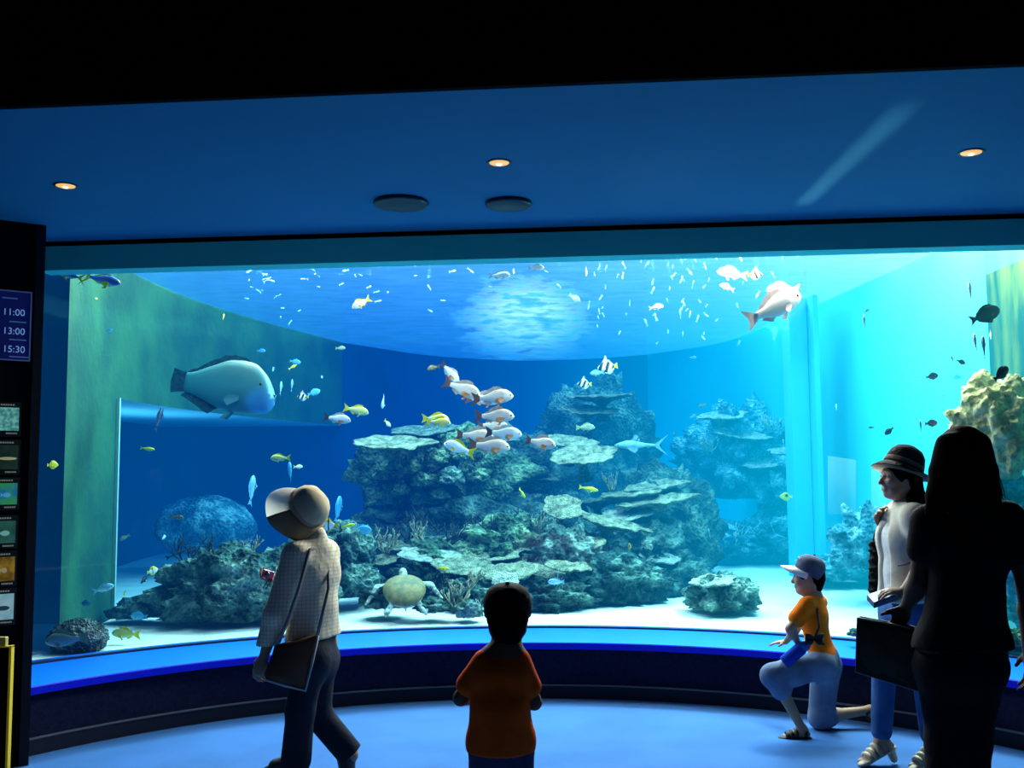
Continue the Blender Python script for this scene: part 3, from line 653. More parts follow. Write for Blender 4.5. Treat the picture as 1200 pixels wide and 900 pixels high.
SG = [(452, 648, 9.0, .20, 'tan', 'thin tan branching coral at far left foot of the mound'),
 (478, 632, 9.3, .24, 'dark', 'dark bushy branching coral above the turtle'),
 (500, 640, 9.15, .22, 'tan', 'tan branching coral between turtle and the narrow slanting plate'),
 (525, 640, 9.2, .20, 'dark', 'dark branching coral right of the tan one above the turtle'),
 (575, 638, 9.35, .30, 'dark', 'tall dark antler coral under the white leafy plate'),
 (600, 636, 9.3, .22, 'tan', 'tan antler coral right of the tall dark one'),
 (622, 622, 9.5, .24, 'dark', 'dark twiggy coral left of the pale cone-shaped plate'),
 (640, 632, 9.25, .2, 'tan', 'tan twiggy coral beside the pale cone-shaped plate'),
 (535, 712, 8.05, .26, 'tan', 'tall feathery coral near the pane left of the capped boy'),
 (520, 700, 8.3, .2, 'dark', 'dark feathery coral behind the tall one near the pane'),
 (566, 722, 7.95, .12, 'pale', 'short pale coral tuft at left of the capped head'),
 (548, 690, 8.4, .16, 'tan', 'tan coral tuft under the broad table coral'),
 (650, 690, 8.5, .12, 'pale', 'short pale coral tuft under the white fish'),
 (716, 575, 9.9, .14, 'tan', 'small tan coral tuft on the layered plates'),
 (500, 545, 9.9, .16, 'pale', 'pale branching coral on the green shoulder'),
 (532, 555, 9.8, .14, 'pale', 'pale coral tuft on right of the green shoulder'),
 (565, 545, 9.9, .14, 'dark', 'dim coral tuft behind the lower snappers'),
 (232, 672, 8.1, .26, 'dark', 'bare dark twig coral on top of the large left boulder'),
 (290, 652, 8.1, .16, 'tan', 'thin bare twig coral at right top of the large left boulder'),
 (206, 690, 7.9, .15, 'dark', 'thin dark twig coral at left of the large boulder'),
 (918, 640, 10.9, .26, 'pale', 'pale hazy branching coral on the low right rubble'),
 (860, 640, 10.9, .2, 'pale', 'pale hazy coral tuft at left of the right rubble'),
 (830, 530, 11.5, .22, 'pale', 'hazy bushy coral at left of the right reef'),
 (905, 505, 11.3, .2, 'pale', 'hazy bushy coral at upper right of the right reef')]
for i, (px, py, D, h, mt, lb) in enumerate(SG):
    o = obj('branching_coral', staghorn_mesh(h, 40+i, 7, 1.0, .8 if mt == 'dark' else 1), MS[mt], None, P(px, py, D)); tag(o, lb, 'coral')
# small encrusting lumps
rg = random.Random(5)
LM = [(484, 548, 9.75, 15), (512, 537, 9.7, 14), (540, 533, 9.75, 13), (497, 563, 9.7, 14), (528, 560, 9.6, 15), (450, 555, 9.9, 15), (560, 558, 9.8, 14), (580, 540, 10.0, 13), (470, 575, 9.8, 12), (515, 580, 9.7, 11)]
lumps = ['greenish lump coral, topmost at left of the green shoulder', 'greenish lump coral in the second place along the shoulder top', 'bright lump coral just left of the yellow-tailed white fish', 'greenish lump coral below the topmost left one', 'pale lump coral in the middle of the green shoulder', 'lump coral at left edge of the mound under the pale table coral', 'lump coral under the lowest pink snappers', 'dim lump coral behind the lowest pink snappers', 'lump coral at lower left of the green shoulder', 'lump coral at the bottom of the green shoulder']
for i, (px, py, D, r) in enumerate(LM):
    rock(px, py, D, r, r*.75, r*D/F, 60+i, lumps[i], 'pale' if i in (2, 4) else 'green', .4, name='lump_coral', cat='coral', sub=4, freq=2.6)
# ------------------------------------------------------------------ fish
def fishmat(name, belly, back, mid=None, zc=0, zs=.12, stripes=None, spots=None, rough=.45, emit=0):
    m, nt, out = newmat(name)
    b = N(nt, 'ShaderNodeBsdfPrincipled'); nt.links.new(b.outputs[0], out.inputs[0]); b.inputs['Roughness'].default_value = rough; b.inputs['Specular IOR Level'].default_value = .4
    tc = N(nt, 'ShaderNodeTexCoord'); sx = N(nt, 'ShaderNodeSeparateXYZ'); nt.links.new(tc.outputs['Object'], sx.inputs[0])
    nz = N(nt, 'ShaderNodeTexNoise'); nz.inputs['Scale'].default_value = 9; nz.inputs['Detail'].default_value = 3; nt.links.new(tc.outputs['Object'], nz.inputs['Vector'])
    ma = N(nt, 'ShaderNodeMath', operation='MULTIPLY_ADD'); nt.links.new(nz.outputs['Fac'], ma.inputs[0]); ma.inputs[1].default_value = .12; nt.links.new(sx.outputs['Z'], ma.inputs[2])
    mr = N(nt, 'ShaderNodeMapRange'); nt.links.new(ma.outputs[0], mr.inputs[0]); mr.inputs[1].default_value = zc-zs+.06; mr.inputs[2].default_value = zc+zs+.06
    rp = N(nt, 'ShaderNodeValToRGB'); nt.links.new(mr.outputs[0], rp.inputs[0]); e = rp.color_ramp.elements
    e[0].color = (*belly, 1); e[1].color = (*back, 1); e[0].position = .1; e[1].position = .9
    if mid: x = e.new(.5); x.color = (*mid, 1)
    col = rp.outputs[0]
    if stripes:                                # (direction x, direction z, frequency, phase, width, colour)
        dx, dz, fq, ph, wd, c = stripes
        d = N(nt, 'ShaderNodeVectorMath', operation='DOT_PRODUCT'); nt.links.new(tc.outputs['Object'], d.inputs[0]); d.inputs[1].default_value = (dx*fq, 0, dz*fq)
        a = N(nt, 'ShaderNodeMath', operation='ADD'); nt.links.new(d.outputs['Value'], a.inputs[0]); a.inputs[1].default_value = ph
        fr = N(nt, 'ShaderNodeMath', operation='FRACT'); nt.links.new(a.outputs[0], fr.inputs[0])
        lt = N(nt, 'ShaderNodeMath', operation='LESS_THAN'); nt.links.new(fr.outputs[0], lt.inputs[0]); lt.inputs[1].default_value = wd
        mx = N(nt, 'ShaderNodeMix', data_type='RGBA'); nt.links.new(lt.outputs[0], mx.inputs[0]); nt.links.new(col, mx.inputs[6]); mx.inputs[7].default_value = (*c, 1); col = mx.outputs[2]
    if spots:                                  # (x, z, radius, colour) patches
        for (x0, z0, r, c) in spots:
            d = N(nt, 'ShaderNodeVectorMath', operation='MULTIPLY_ADD'); nt.links.new(tc.outputs['Object'], d.inputs[0]); d.inputs[1].default_value = (1, 0, 1); d.inputs[2].default_value = (-x0, 0, -z0)
            ln = N(nt, 'ShaderNodeVectorMath', operation='LENGTH'); nt.links.new(d.outputs[0], ln.inputs[0])
            m2 = N(nt, 'ShaderNodeMapRange'); nt.links.new(ln.outputs['Value'], m2.inputs[0]); m2.inputs[1].default_value = r*.6; m2.inputs[2].default_value = r; m2.inputs[3].default_value = 1; m2.inputs[4].default_value = 0
            mx = N(nt, 'ShaderNodeMix', data_type='RGBA'); nt.links.new(m2.outputs[0], mx.inputs[0]); nt.links.new(col, mx.inputs[6]); mx.inputs[7].default_value = (*c, 1); col = mx.outputs[2]
    nt.links.new(col, b.inputs['Base Color'])
    return m
def curve(pts, t):
    x = np.array([p[0] for p in pts]); y = np.array([p[1] for p in pts]); tt = np.linspace(-.1, 1.1, 601)
    z = np.interp(tt, x, y); k = np.exp(-np.linspace(-2, 2, 41)**2); k /= k.sum(); z = np.convolve(np.pad(z, 20, 'edge'), k, 'valid')
    return np.interp(t, tt, z)
def sheet(bot, top):
    n = len(bot); me = pyd([*bot, *top], [(i, i+1, n+i+1, n+i) for i in range(n-1)]); return me
class FishKind:
    # a fish one unit long, head at +x, z up
    def __init__(s, name, up, lo, wd, body, fin, tail, tailshape=.25, tailsize=.2, dors=(.28, .85, .10), anal=(.62, .86, .08), pec=(.3, -.05, .15), pecm=None, eye=(.10, .28), pelvic=True, spike=0, eyer=.022, dorm=None):
        s.name = name; nb, ns = 16, 26; BL = 1-tailsize; s.parts = []
        U = lambda t: float(curve(up, t)); Lo = lambda t: float(curve(lo, t)); W = lambda t: float(curve(wd, t))
        vs = []; fs = []
        for i in range(ns+1):
            t = i/ns; tt = t**1.25; x = .5-BL*tt; e = min(1, (tt/.05)**.5) if tt < .05 else 1
            a, b, w = U(tt)*e, Lo(tt)*e, W(tt)*e
            md_ = (U(tt)-Lo(tt))/2; a = md_+(U(tt)-md_)*e; b = -md_+(Lo(tt)+md_)*e
            if i == 0: a = md_+.006; b = -md_+.006; w = .006
            for k in range(nb):
                q = 2*math.pi*k/nb; cz = math.sin(q); zz = (a if cz > 0 else b)*cz
                vs.append((x, w*math.copysign(abs(math.cos(q))**.85, math.cos(q)), zz))
        fs = [(i*nb+k, (i+1)*nb+k, (i+1)*nb+(k+1) % nb, i*nb+(k+1) % nb) for i in range(ns) for k in range(nb)]+[tuple(range(nb)), tuple(ns*nb+k for k in range(nb))[::-1]]
        s.parts.append(('body', pyd(vs, fs), body, None))
        X = lambda t: .5-BL*t
        # tail fin
        ph = U(1)*1.0; m_ = 9; bot = []; top = []
        for i in range(m_):
            v = -1+2*i/(m_-1); spread = tailsize*.85
            bot.append((X(.97), 0, ph*v)); edge = X(1)-tailsize*(1-tailshape*(1-abs(v)**1.3)); top.append((edge, .006*math.sin(v*3), spread*v*(.9+.1*abs(v))))
        mid = [((b[0]*.5+t_[0]*.5), 0, b[2]*.45+t_[2]*.55*(.9)) for b, t_ in zip(bot, top)]
        me = pyd([*bot, *mid, *top], [(r*m_+i, r*m_+i+1, (r+1)*m_+i+1, (r+1)*m_+i) for r in (0, 1) for i in range(m_-1)])
        s.parts.append(('tail_fin', me, tail, None))
        if dors:
            t0, t1, hgt = dors; bot = []; top = []
            for i in range(13):
                q = i/12; t = t0+(t1-t0)*q; hh = hgt*(math.sin(math.pi*min(1, q*1.0+.12))**.5 if q < .88 else .6*(1-q)/.12+.15)*(.8+.2*((i % 2) if q < .55 else 1))
                if spike and q < .3: hh += spike*(1-abs(q-.12)/.18) if abs(q-.12) < .18 else 0
                z = U(t)-.012; bot.append((X(t), 0, z)); top.append((X(t)-hgt*.5-(spike*.9*(1-q/.3) if spike and q < .3 else 0), 0, z+hh))
            s.parts.append(('dorsal_fin', sheet(bot, top), dorm or fin, None))
        if anal:
            t0, t1, hgt = anal; bot = []; top = []
            for i in range(8):
                q = i/7; t = t0+(t1-t0)*q; hh = hgt*(1-.55*q)*(min(1, q*4+.3)); z = -Lo(t)+.012
                bot.append((X(t), 0, z)); top.append((X(t)-hgt*.6, 0, z-hh))
            s.parts.append(('anal_fin', sheet(bot, top), fin, None))
        if pec:
            t0, z0, ln = pec
            for sd in (1, -1):
                bot = []; top = []
                for i in range(6):
                    v = -1+2*i/5; bot.append((X(t0), sd*W(t0)*.97, z0+.02*v)); top.append((X(t0)-ln*(1-.35*abs(v)), sd*(W(t0)+.03), z0-.03+ln*.38*v))
                s.parts.append(('pectoral_fin', sheet(bot, top), pecm or fin, None))
            if pelvic:
                for sd in (1, -1):
                    t = t0+.08; z = -Lo(t)+.02
                    s.parts.append(('pelvic_fin', pyd([(X(t), sd*.02, z), (X(t+.05), sd*.02, z), (X(t+.14), sd*.035, z-.085), (X(t+.09), sd*.035, z-.09)], [(0, 1, 2, 3)]), pecm or fin, None))
        if eye:
            t, zf = eye
            for sd in (1, -1):
                z = U(t)*zf; w = W(t)*(1-zf*zf)**.5
                mm = MB(); mm.lathe([(.001, .4), (.55, .33), (1, .0), (.6, -.3)], (0, 0, 0), (0, 1, 0), 10)
                me = pyd([(X(t)+v[0]*eyer, sd*(w*.96+.002)+sd*v[1]*eyer, z+v[2]*eyer) for v in mm.v], mm.f if sd > 0 else [f[::-1] for f in mm.f])
                s.parts.append(('eye', me, M_eye, None))
        for _, me, mt, _ in s.parts: me.materials.append(mt)
    def put(s, px, py, D, L, yaw, pitch, label, group=None, roll=0, few=False):
        t = thing(s.name, label, 'fish', P(px, py, D), group); t.rotation_mode = 'XYZ'
        R = Matrix.Rotation(math.radians(yaw), 4, 'Z') @ Matrix.Rotation(-math.radians(pitch), 4, 'Y') @ Matrix.Rotation(math.radians(roll), 4, 'X')
        t.rotation_euler = R.to_euler(); sc_ = L*(1.1 if L > 20 else 1.0)*D/F; t.scale = (sc_, sc_, sc_)
        for nm, me, mt, _ in s.parts:
            if few and nm not in ('body', 'tail_fin'): continue
            obj(nm, me, None, t)
        return t
M_eye = pm('fish_eye', (.01, .01, .012), .15, .6)
fm = lambda n, c: pm(n, c, .5, .3, var=.25, vscale=8)
# profiles
PERCH_U = [(0, .03), (.08, .10), (.2, .165), (.35, .19), (.55, .165), (.8, .08), (1, .05)]
PERCH_L = [(0, .03), (.08, .07), (.2, .115), (.4, .145), (.6, .135), (.8, .075), (1, .05)]
PERCH_W = [(0, .02), (.12, .06), (.3, .08), (.6, .055), (1, .012)]
SLIM_U = [(0, .02), (.1, .075), (.3, .12), (.5, .115), (.8, .05), (1, .03)]
SLIM_L = [(0, .02), (.1, .06), (.3, .11), (.55, .11), (.8, .05), (1, .03)]
SLIM_W = [(0, .02), (.12, .05), (.35, .065), (.7, .04), (1, .01)]
DISC_U = [(0, .02), (.08, .08), (.2, .20), (.45, .30), (.7, .27), (.88, .10), (1, .055)]
DISC_L = [(0, .02), (.08, .07), (.2, .16), (.45, .27), (.7, .25), (.88, .10), (1, .055)]
DISC_W = [(0, .015), (.12, .05), (.35, .065), (.7, .045), (1, .012)]
OVAL_U = [(0, .03), (.08, .12), (.25, .20), (.5, .22), (.75, .15), (1, .05)]
OVAL_W = [(0, .03), (.12, .06), (.35, .07), (.7, .045), (1, .012)]
snap = FishKind('pink_snapper', PERCH_U, PERCH_L, PERCH_W,
    fishmat('snapper_skin', (.66, .56, .54), (.50, .34, .27), (.66, .52, .46), zc=.05, zs=.14, spots=[(.42, -.02, .10, (.80, .55, .42)), (.12, -.085, .09, (.85, .30, .08))]),
    fm('snapper_fin', (.50, .36, .30)), fm('snapper_tail', (.16, .055, .035)), .35, .2, pecm=fm('snapper_pectoral', (.80, .25, .05)))
snapb = FishKind('pale_snapper', PERCH_U, PERCH_L, PERCH_W,
    fishmat('snapper_pale_skin', (.66, .68, .70), (.45, .45, .44), (.62, .62, .62), zc=.07, zs=.12, spots=[(.12, -.085, .085, (.55, .20, .10))]),
    fm('snapper_pale_fin', (.5, .48, .48)), fm('snapper_dark_tail', (.07, .03, .03)), .3, .2, pecm=fm('snapper_pale_pectoral', (.75, .22, .06)))
ywt = FishKind('yellowtail_snapper', PERCH_U, PERCH_L, PERCH_W,
    fishmat('yellowtail_skin', (.95, 1, 1), (.55, .80, .90), (.85, .95, 1), zc=.06, zs=.12), fm('yellow_fin', (.95, .80, .02)), MATS['yellow_fin'], .45, .24)
yel = FishKind('striped_yellow_snapper', PERCH_U, PERCH_L, PERCH_W,
    fishmat('yellow_snapper_skin', (.60, .70, .55), (.80, .72, .02), (.80, .74, .10), zc=-.02, zs=.10, stripes=(0, 1, 16, .2, .25, (.30, .62, .75))), MATS['yellow_fin'], MATS['yellow_fin'], .35, .22)
yel2 = FishKind('yellow_wrasse', SLIM_U, SLIM_L, SLIM_W, fishmat('yellow_wrasse_skin', (.85, .90, .02), (.75, .70, .01)), MATS['yellow_fin'], MATS['yellow_fin'], .15, .16, dors=(.25, .9, .05), anal=(.5, .9, .05))
tang = FishKind('yellow_tang', DISC_U, DISC_L, DISC_W, fishmat('yellow_tang_skin', (.80, .80, .02), (.72, .66, .02)), MATS['yellow_fin'], MATS['yellow_fin'], .1, .17, dors=(.22, .92, .10), anal=(.4, .92, .09))
bfly = FishKind('butterflyfish', DISC_U, DISC_L, DISC_W, fishmat('butterfly_skin', (.95, .95, .80), (.95, .60, .03), (.95, .92, .7), zc=.1, zs=.1, stripes=(1, 0, 1.6, .12, .10, (.02, .02, .02))), MATS['yellow_fin'], MATS['yellow_fin'], .1, .17, dors=(.25, .92, .09), anal=(.45, .92, .08))
spotb = FishKind('spotted_butterflyfish', DISC_U, DISC_L, DISC_W, fishmat('spot_butterfly_skin', (.80, .62, .03), (.75, .55, .02), spots=[(-.05, .08, .16, (.02, .02, .01))]), MATS['yellow_fin'], MATS['yellow_fin'], .1, .17, dors=(.25, .92, .08), anal=(.45, .92, .08))
bann = FishKind('bannerfish', DISC_U, DISC_L, DISC_W, fishmat('banner_skin', (.92, .95, .92), (.92, .95, .92), stripes=(1, .45, 3.0, .18, .50, (.01, .01, .015))), fm('banner_fin', (.85, .88, .85)), MATS['yellow_fin'], .15, .18, dors=(.2, .92, .10), anal=(.45, .92, .12), spike=.35)
fusi = FishKind('yellowtail_fusilier', SLIM_U, SLIM_L, SLIM_W, fishmat('fusilier_skin', (.55, .75, .95), (.04, .16, .65), (.03, .14, .60), zc=-.02, zs=.1), MATS['yellow_fin'], MATS['yellow_fin'], .7, .26, dors=(.3, .85, .05), anal=(.6, .86, .04), dorm=MATS['yellow_fin'])
blue = FishKind('blue_reef_fish', OVAL_U, OVAL_U, OVAL_W, fishmat('blue_fish_skin', (.15, .60, .85), (.05, .36, .72)), fm('blue_fin', (.10, .45, .75)), MATS['blue_fin'], .2, .18)
dark = FishKind('dark_surgeonfish', OVAL_U, OVAL_U, OVAL_W, fishmat('surgeon_skin', (.022, .03, .075), (.010, .012, .035)), fm('surgeon_fin', (.02, .025, .06)), MATS['surgeon_fin'], .35, .18, dors=(.2, .9, .07), anal=(.4, .9, .06), pecm=fm('surgeon_pectoral', (.15, .06, .04)))
slim = FishKind('slender_dark_fish', SLIM_U, SLIM_L, SLIM_W, MATS.get('sl') or fishmat('slender_skin', (.03, .06, .12), (.015, .025, .06)), MATS['surgeon_fin'], MATS['surgeon_fin'], .5, .2)
pale = FishKind('pale_fish', PERCH_U, PERCH_L, PERCH_W, fishmat('pale_fish_skin', (.55, .80, .90), (.25, .55, .72)), fm('pale_fin', (.30, .60, .75)), MATS['pale_fin'], .4, .2)
brown = FishKind('brown_fish', PERCH_U, PERCH_L, PERCH_W, fishmat('brown_skin', (.30, .26, .10), (.10, .09, .05)), fm('brown_fin', (.12, .10, .05)), MATS['brown_fin'], .2, .2)
grou = FishKind('grey_green_fish', PERCH_U, PERCH_L, PERCH_W, fishmat('grouper_skin', (.45, .55, .40), (.18, .30, .22)), fm('grouper_fin', (.35, .40, .15)), MATS['grouper_fin'], .2, .2)
blush = FishKind('blush_fish', PERCH_U, PERCH_L, PERCH_W, fishmat('blush_skin', (1, .86, .80), (1, .92, .90)), fm('blush_fin', (1, .75, .70)), MATS['blush_fin'], .35, .2)
WR_U = [(0, -.06), (.04, .03), (.09, .11), (.16, .185), (.25, .24), (.38, .262), (.55, .25), (.75, .17), (.92, .10), (1, .085)]
WR_L = [(0, .13), (.05, .165), (.2, .195), (.4, .205), (.6, .19), (.8, .125), (.95, .09), (1, .085)]
WR_W = [(0, .04), (.1, .085), (.3, .11), (.6, .085), (1, .02)]
wras = FishKind('humphead_wrasse', WR_U, WR_L, WR_W, fishmat('wrasse_skin', (.035, .24, .32), (.04, .20, .19), (.05, .29, .34), zc=.05, zs=.2, spots=[(.40, -.09, .15, (.06, .34, .62))], rough=.6),
    pm('wrasse_fin', (.025, .11, .16), .6, .3, var=.5, vscale=25), MATS['wrasse_fin'], -.12, .13, dors=(.3, .97, .055), anal=(.58, .97, .10), pec=(.33, -.07, .13), pecm=pm('wrasse_pectoral', (.10, .35, .38), .6), eye=(.14, .42), eyer=.013)
SH_U = [(0, .02), (.1, .05), (.3, .095), (.5, .085), (.8, .035), (1, .025)]
SH_W = [(0, .03), (.1, .07), (.3, .10), (.6, .06), (1, .012)]
shark = FishKind('reef_shark', SH_U, [(0, .02), (.1, .04), (.3, .07), (.5, .06), (.8, .03), (1, .02)], SH_W, fishmat('shark_skin', (.60, .85, .92), (.20, .45, .55), zc=-.02, zs=.05), fm('shark_fin', (.22, .48, .58)), MATS['shark_fin'], .75, .24, dors=(.36, .52, .14), anal=(.75, .82, .04), pec=(.3, -.04, .2), pelvic=False, eye=(.08, .3), eyer=.010)
eel = FishKind('trumpetfish', [(0, .012), (.3, .03), (.7, .03), (1, .015)], [(0, .012), (.3, .03), (.7, .03), (1, .015)], [(0, .01), (.4, .025), (1, .008)], fishmat('trumpet_skin', (.03, .05, .05), (.012, .02, .025)), fm('trumpet_fin', (.02, .03, .03)), MATS['trumpet_fin'], .2, .10, dors=(.75, .9, .04), anal=(.75, .9, .04), pelvic=False, pec=(.35, 0, .04), eyer=.008)

# --- the pink school
S1 = 'pink snappers schooling over the reef'
D0 = 8.35
snapb.put(527, 437, 8.55, 30, 20, -50, 'white snapper diving steeply, second from top of the pink school', S1)
snap.put(541, 456, 8.45, 46, -15, -24, 'pinkish snapper with dark tail slanting down, above the two overlapping ones', S1)
snap.put(566, 468, 8.6, 40, 10, -4, 'pink snapper partly hidden behind another at upper right of the school', S1)
snap.put(577, 466, 8.3, 46, 8, 4, 'pale snapper with brown tail, rightmost of the upper overlapping pair', S1)
snap.put(579, 488, 8.35, 44, -8, -2, 'pale snapper with tan tail in middle of the school', S1)
snap.put(577, 499, 8.7, 34, 5, -3, 'small pink snapper peeping between the two middle rows of the school', S1)
snapb.put(590, 508, 8.4, 40, 0, -5, 'silvery snapper with dark tail at right of the lower row', S1)
snap.put(556, 511, 8.5, 42, -5, -6, 'pink snapper with dark tail above the lowest of the school', S1)
snap.put(573, 523, 8.2, 46, 5, -6, 'tan and white snapper, lowest of the tight school', S1)
snap.put(633, 519, 8.2, 38, -30, -12, 'white snapper with orange fin swimming alone right of the school', S1)
brown.put(508, 431, 8.6, 18, 150, -10, 'small dark brown and yellow fish at very top of the pink school')
ywt.put(539, 526, 8.1, 36, 180, 18, 'white fish with bright yellow tail facing left under the pink school')
yel.put(510, 491, 8.3, 30, 0, -3, 'yellow striped snapper, upper of the overlapping pair left of the school')
yel.put(513, 495, 8.15, 28, -5, -5, 'greenish yellow snapper, front one of the pair left of the school')
yel.put(417, 481, 8.5, 28, 5, -14, 'yellow snapper with bright tail swimming right above the beige hat')
snapb.put(395, 491, 8.5, 30, 0, -10, 'white snapper with dark tail left of the bright-tailed yellow one')
yel.put(329, 537, 8.2, 22, 180, -2, 'greenish yellow snapper facing left above the beige hat')
pale.put(449, 471, 8.9, 20, -95, -60, 'small white fish seen head on between snappers')
ywt.put(454, 496, 8.9, 14, -40, -40, 'tiny yellow and blue fish left of the striped yellow pair')
bann.put(712, 430, 9.5, 22, 180, -8, 'larger black and white banded fish with yellow tail under the surface')
bann.put(685, 450, 9.7, 17, 180, 0, 'smaller black and white banded fish lower left of the larger one')
pale.put(700, 437, 9.9, 18, 160, -5, 'pale grey fish behind the larger banded fish')
grou.put(686, 501, 9.4, 21, 5, 0, 'dull yellow-grey fish facing right in front of the reef tower')
yel2.put(612, 578, 9.0, 18, 60, -40, 'bright yellow fish angled downward at middle of the mound')
yel2.put(690, 573, 9.2, 21, -5, -12, 'bright yellow slim fish above the cone-shaped plate')
spotb.put(738, 641, 8.9, 14, 100, -10, 'yellow fish with a black spot near knobbly rock')
yel2.put(519, 666, 8.3, 15, 20, -8, 'greenish yellow fish over the pale plate above the turtle')
pale.put(652, 682, 8.2, 20, 180, 0, 'slim white fish facing left near sand under the mound')
shark.put(752, 522, 10.1, 58, 180, 0, 'pale blue shark gliding left behind the mound')
grou.put(790, 509, 11.0, 14, 90, 0, 'dim greenish fish above the tail of the shark')
pale.put(831, 626, 9.8, 13, 100, 60, 'small pale fish over the sand right of the mound')
grou.put(823, 475, 10.5, 11, 150, -20, 'tiny grey fish above the right reef, right of a pair')
pale.put(812, 488, 10.6, 11, 30, 20, 'tiny pale fish just above the right reef')
spotb.put(921, 582, 9.8, 15, 170, 0, 'orange-yellow round fish in front of right reef')
pale.put(918, 518, 10.0, 9, 80, 50, 'tiny white fish by the pale light shaft')
pale.put(980, 478, 8.6, 11, 70, 60, 'tiny pale fish right of the pale light shaft')
pale.put(812, 419, 10.6, 9, 0, 0, 'tiny cyan fish at right below the water line')
pale.put(866, 402, 9.8, 10, 40, 45, 'tiny pale fish just under the bright water line')
# --- left
wras.put(262, 454, 7.85, 122, -12, -9, 'huge blue-green humphead fish in front of the green wall')
fusi.put(117, 327, 6.85, 50, -10, -14, 'blue fish with yellow tail at top left corner of the pane')
fusi.put(84, 323, 6.75, 34, 180, 16, 'yellow-tailed fish partly cut by the top left edge')
yel2.put(173, 526, 8.0, 17, 5, -8, 'small yellow-green fish in front of the dark recess')
tang.put(62, 545, 6.6, 15, 60, 0, 'round yellow fish at left edge of the pane')
pale.put(192, 630, 8.0, 13, 90, 10, 'small pale blue fish left of the large boulder')
bfly.put(179, 669, 7.6, 16, 60, 10, 'white and yellow fish swimming left of the large boulder')
slim.put(170, 678, 7.8, 16, 240, -40, 'small dark fish just below the white and yellow one')
yel2.put(146, 695, 7.4, 14, 120, -30, 'yellow-green fish above the sand left of the boulder')
blue.put(101, 707, 7.0, 14, 160, 0, 'small vivid blue fish near the foot of the green wall')
yel.put(148, 743, 7.1, 31, 180, 3, 'yellow fish with yellow tail facing left just above sand')
grou.put(78, 750, 6.55, 44, 185, -5, 'large pale green fish hovering over round knobbly coral')
brown.put(207, 606, 8.2, 16, 10, -10, 'dim brown fish in front of the smooth recess rock')
grou.put(146, 630, 8.0, 13, 200, -30, 'dim small fish low in the recess near its left edge')
eel.put(212, 647, 7.9, 32, 20, 22, 'long dark thin fish left above the large boulder')
slim.put(245, 651, 8.1, 22, 10, 8, 'dark slender fish just above the large boulder')
slim.put(186, 492, 8.9, 32, 80, 62, 'dim blue fish hanging nose up at the recess top')
pale.put(295, 575, 9.6, 34, 80, 75, 'dim blue upright fish at right side of recess')
pale.put(121, 690, 7.4, 22, 20, 15, 'dim grey fish against the green wall bottom')
blue.put(163, 722, 7.75, 20, 180, 5, 'dark blue oval fish over small grey rock pile')
bann.put(355, 465, 8.9, 14, 180, 0, 'small banded fish at upper left, right of the humphead')
blue.put(368, 460, 9.2, 16, 30, 20, 'small blue fish beside the small banded fish')
blue.put(346, 424, 9.4, 13, 10, -10, 'small bright blue fish below the water line at left')
yel2.put(343, 430, 9.2, 11, 30, 30, 'tiny yellow fish with the blue one at left below water line')
pale.put(377, 442, 9.0, 9, 90, 0, 'tiny glowing pale fish above the bright-tailed yellow one')
grou.put(399, 408, 9.3, 12, 0, 0, 'tiny dull fish touching the water line at left')
blue.put(320, 433, 9.1, 10, 90, 30, 'tiny blue fish right above humphead snout')
blue.put(306, 411, 9.2, 10, 0, 0, 'tiny vivid blue fish on the green wall below water line')
pale.put(329, 455, 9.6, 18, 90, 70, 'pale upright fish right of the humphead snout')
pale.put(342, 452, 9.8, 16, 90, 75, 'second pale upright fish near the humphead snout')
blue.put(340, 553, 9.0, 26, 110, 50, 'pale blue fish rising just above beige hat')
ywt.put(349, 547, 8.9, 12, 30, 0, 'little white and yellow fish close above the beige hat')
bfly.put(384, 615, 7.9, 22, 180, 0, 'white and orange butterfly fish at back of the beige hat')
yel2.put(408, 616, 8.1, 16, 10, 10, 'yellow fish right of the butterfly fish')
blue.put(423, 621, 8.6, 22, 10, 0, 'round dim blue fish right of the beige hat')
blue.put(396, 597, 9.2, 32, 80, 60, 'large dim blue fish rising behind the beige hat')
blue.put(128, 388, 7.5, 9, 0, 30, 'tiny cyan fish high on the green wall')
yel2.put(113, 350, 7.3, 7, 90, 0, 'tiny yellow fish high on the green wall')
yel2.put(262, 371, 8.6, 9, 90, 60, 'tiny yellow fish at the water line above the humphead')
# --- under the surface
ywt.put(424, 355, 8.0, 24, 205, -32, 'yellow-finned pale fish diving left near the water surface')
pale.put(673, 349, 8.1, 18, -30, -35, 'greenish pale fish slanting just under the bright patch')
blush.put(769, 360, 7.95, 18, 0, 8, 'pale pink slim fish standing in for a reflection near the surface')
blush.put(906, 362, 7.0, 74, 14, 24, 'largest pink-white fish standing in for a bright surface reflection at right')  # body standing in for an overexposed mirror image in the surface
blush.put(918, 340, 7.1, 40, 190, -4, 'white fish standing in for a reflection above the largest pink one')
blush.put(858, 321, 7.45, 34, 180, 8, 'pink-white fish at the top of the pane, right of centre')
blush.put(852, 337, 7.4, 20, 150, 25, 'small glowing pink fish under the top one')
bann.put(885, 322, 7.3, 18, 0, 0, 'faintly banded fish at the top right under the lintel')
bann.put(602, 318, 7.85, 12, 90, 0, 'tiny banded fish under the lintel at centre')
bann.put(687, 319, 7.75, 14, 80, 0, 'tiny banded fish under the lintel right of centre')
pale.put(585, 323, 7.85, 24, 0, 0, 'thin white fish under the lintel left of centre')
pale.put(628, 314, 7.75, 20, 0, 0, 'thin white fish right under the lintel at centre')
fl = FishKind('glass_fish', SLIM_U, SLIM_L, SLIM_W, fishmat('glass_skin', (.40, .70, .85), (.18, .45, .70), emit=0), MATS['pale_fin'], MATS['pale_fin'], .5, .22)
rg = random.Random(11)
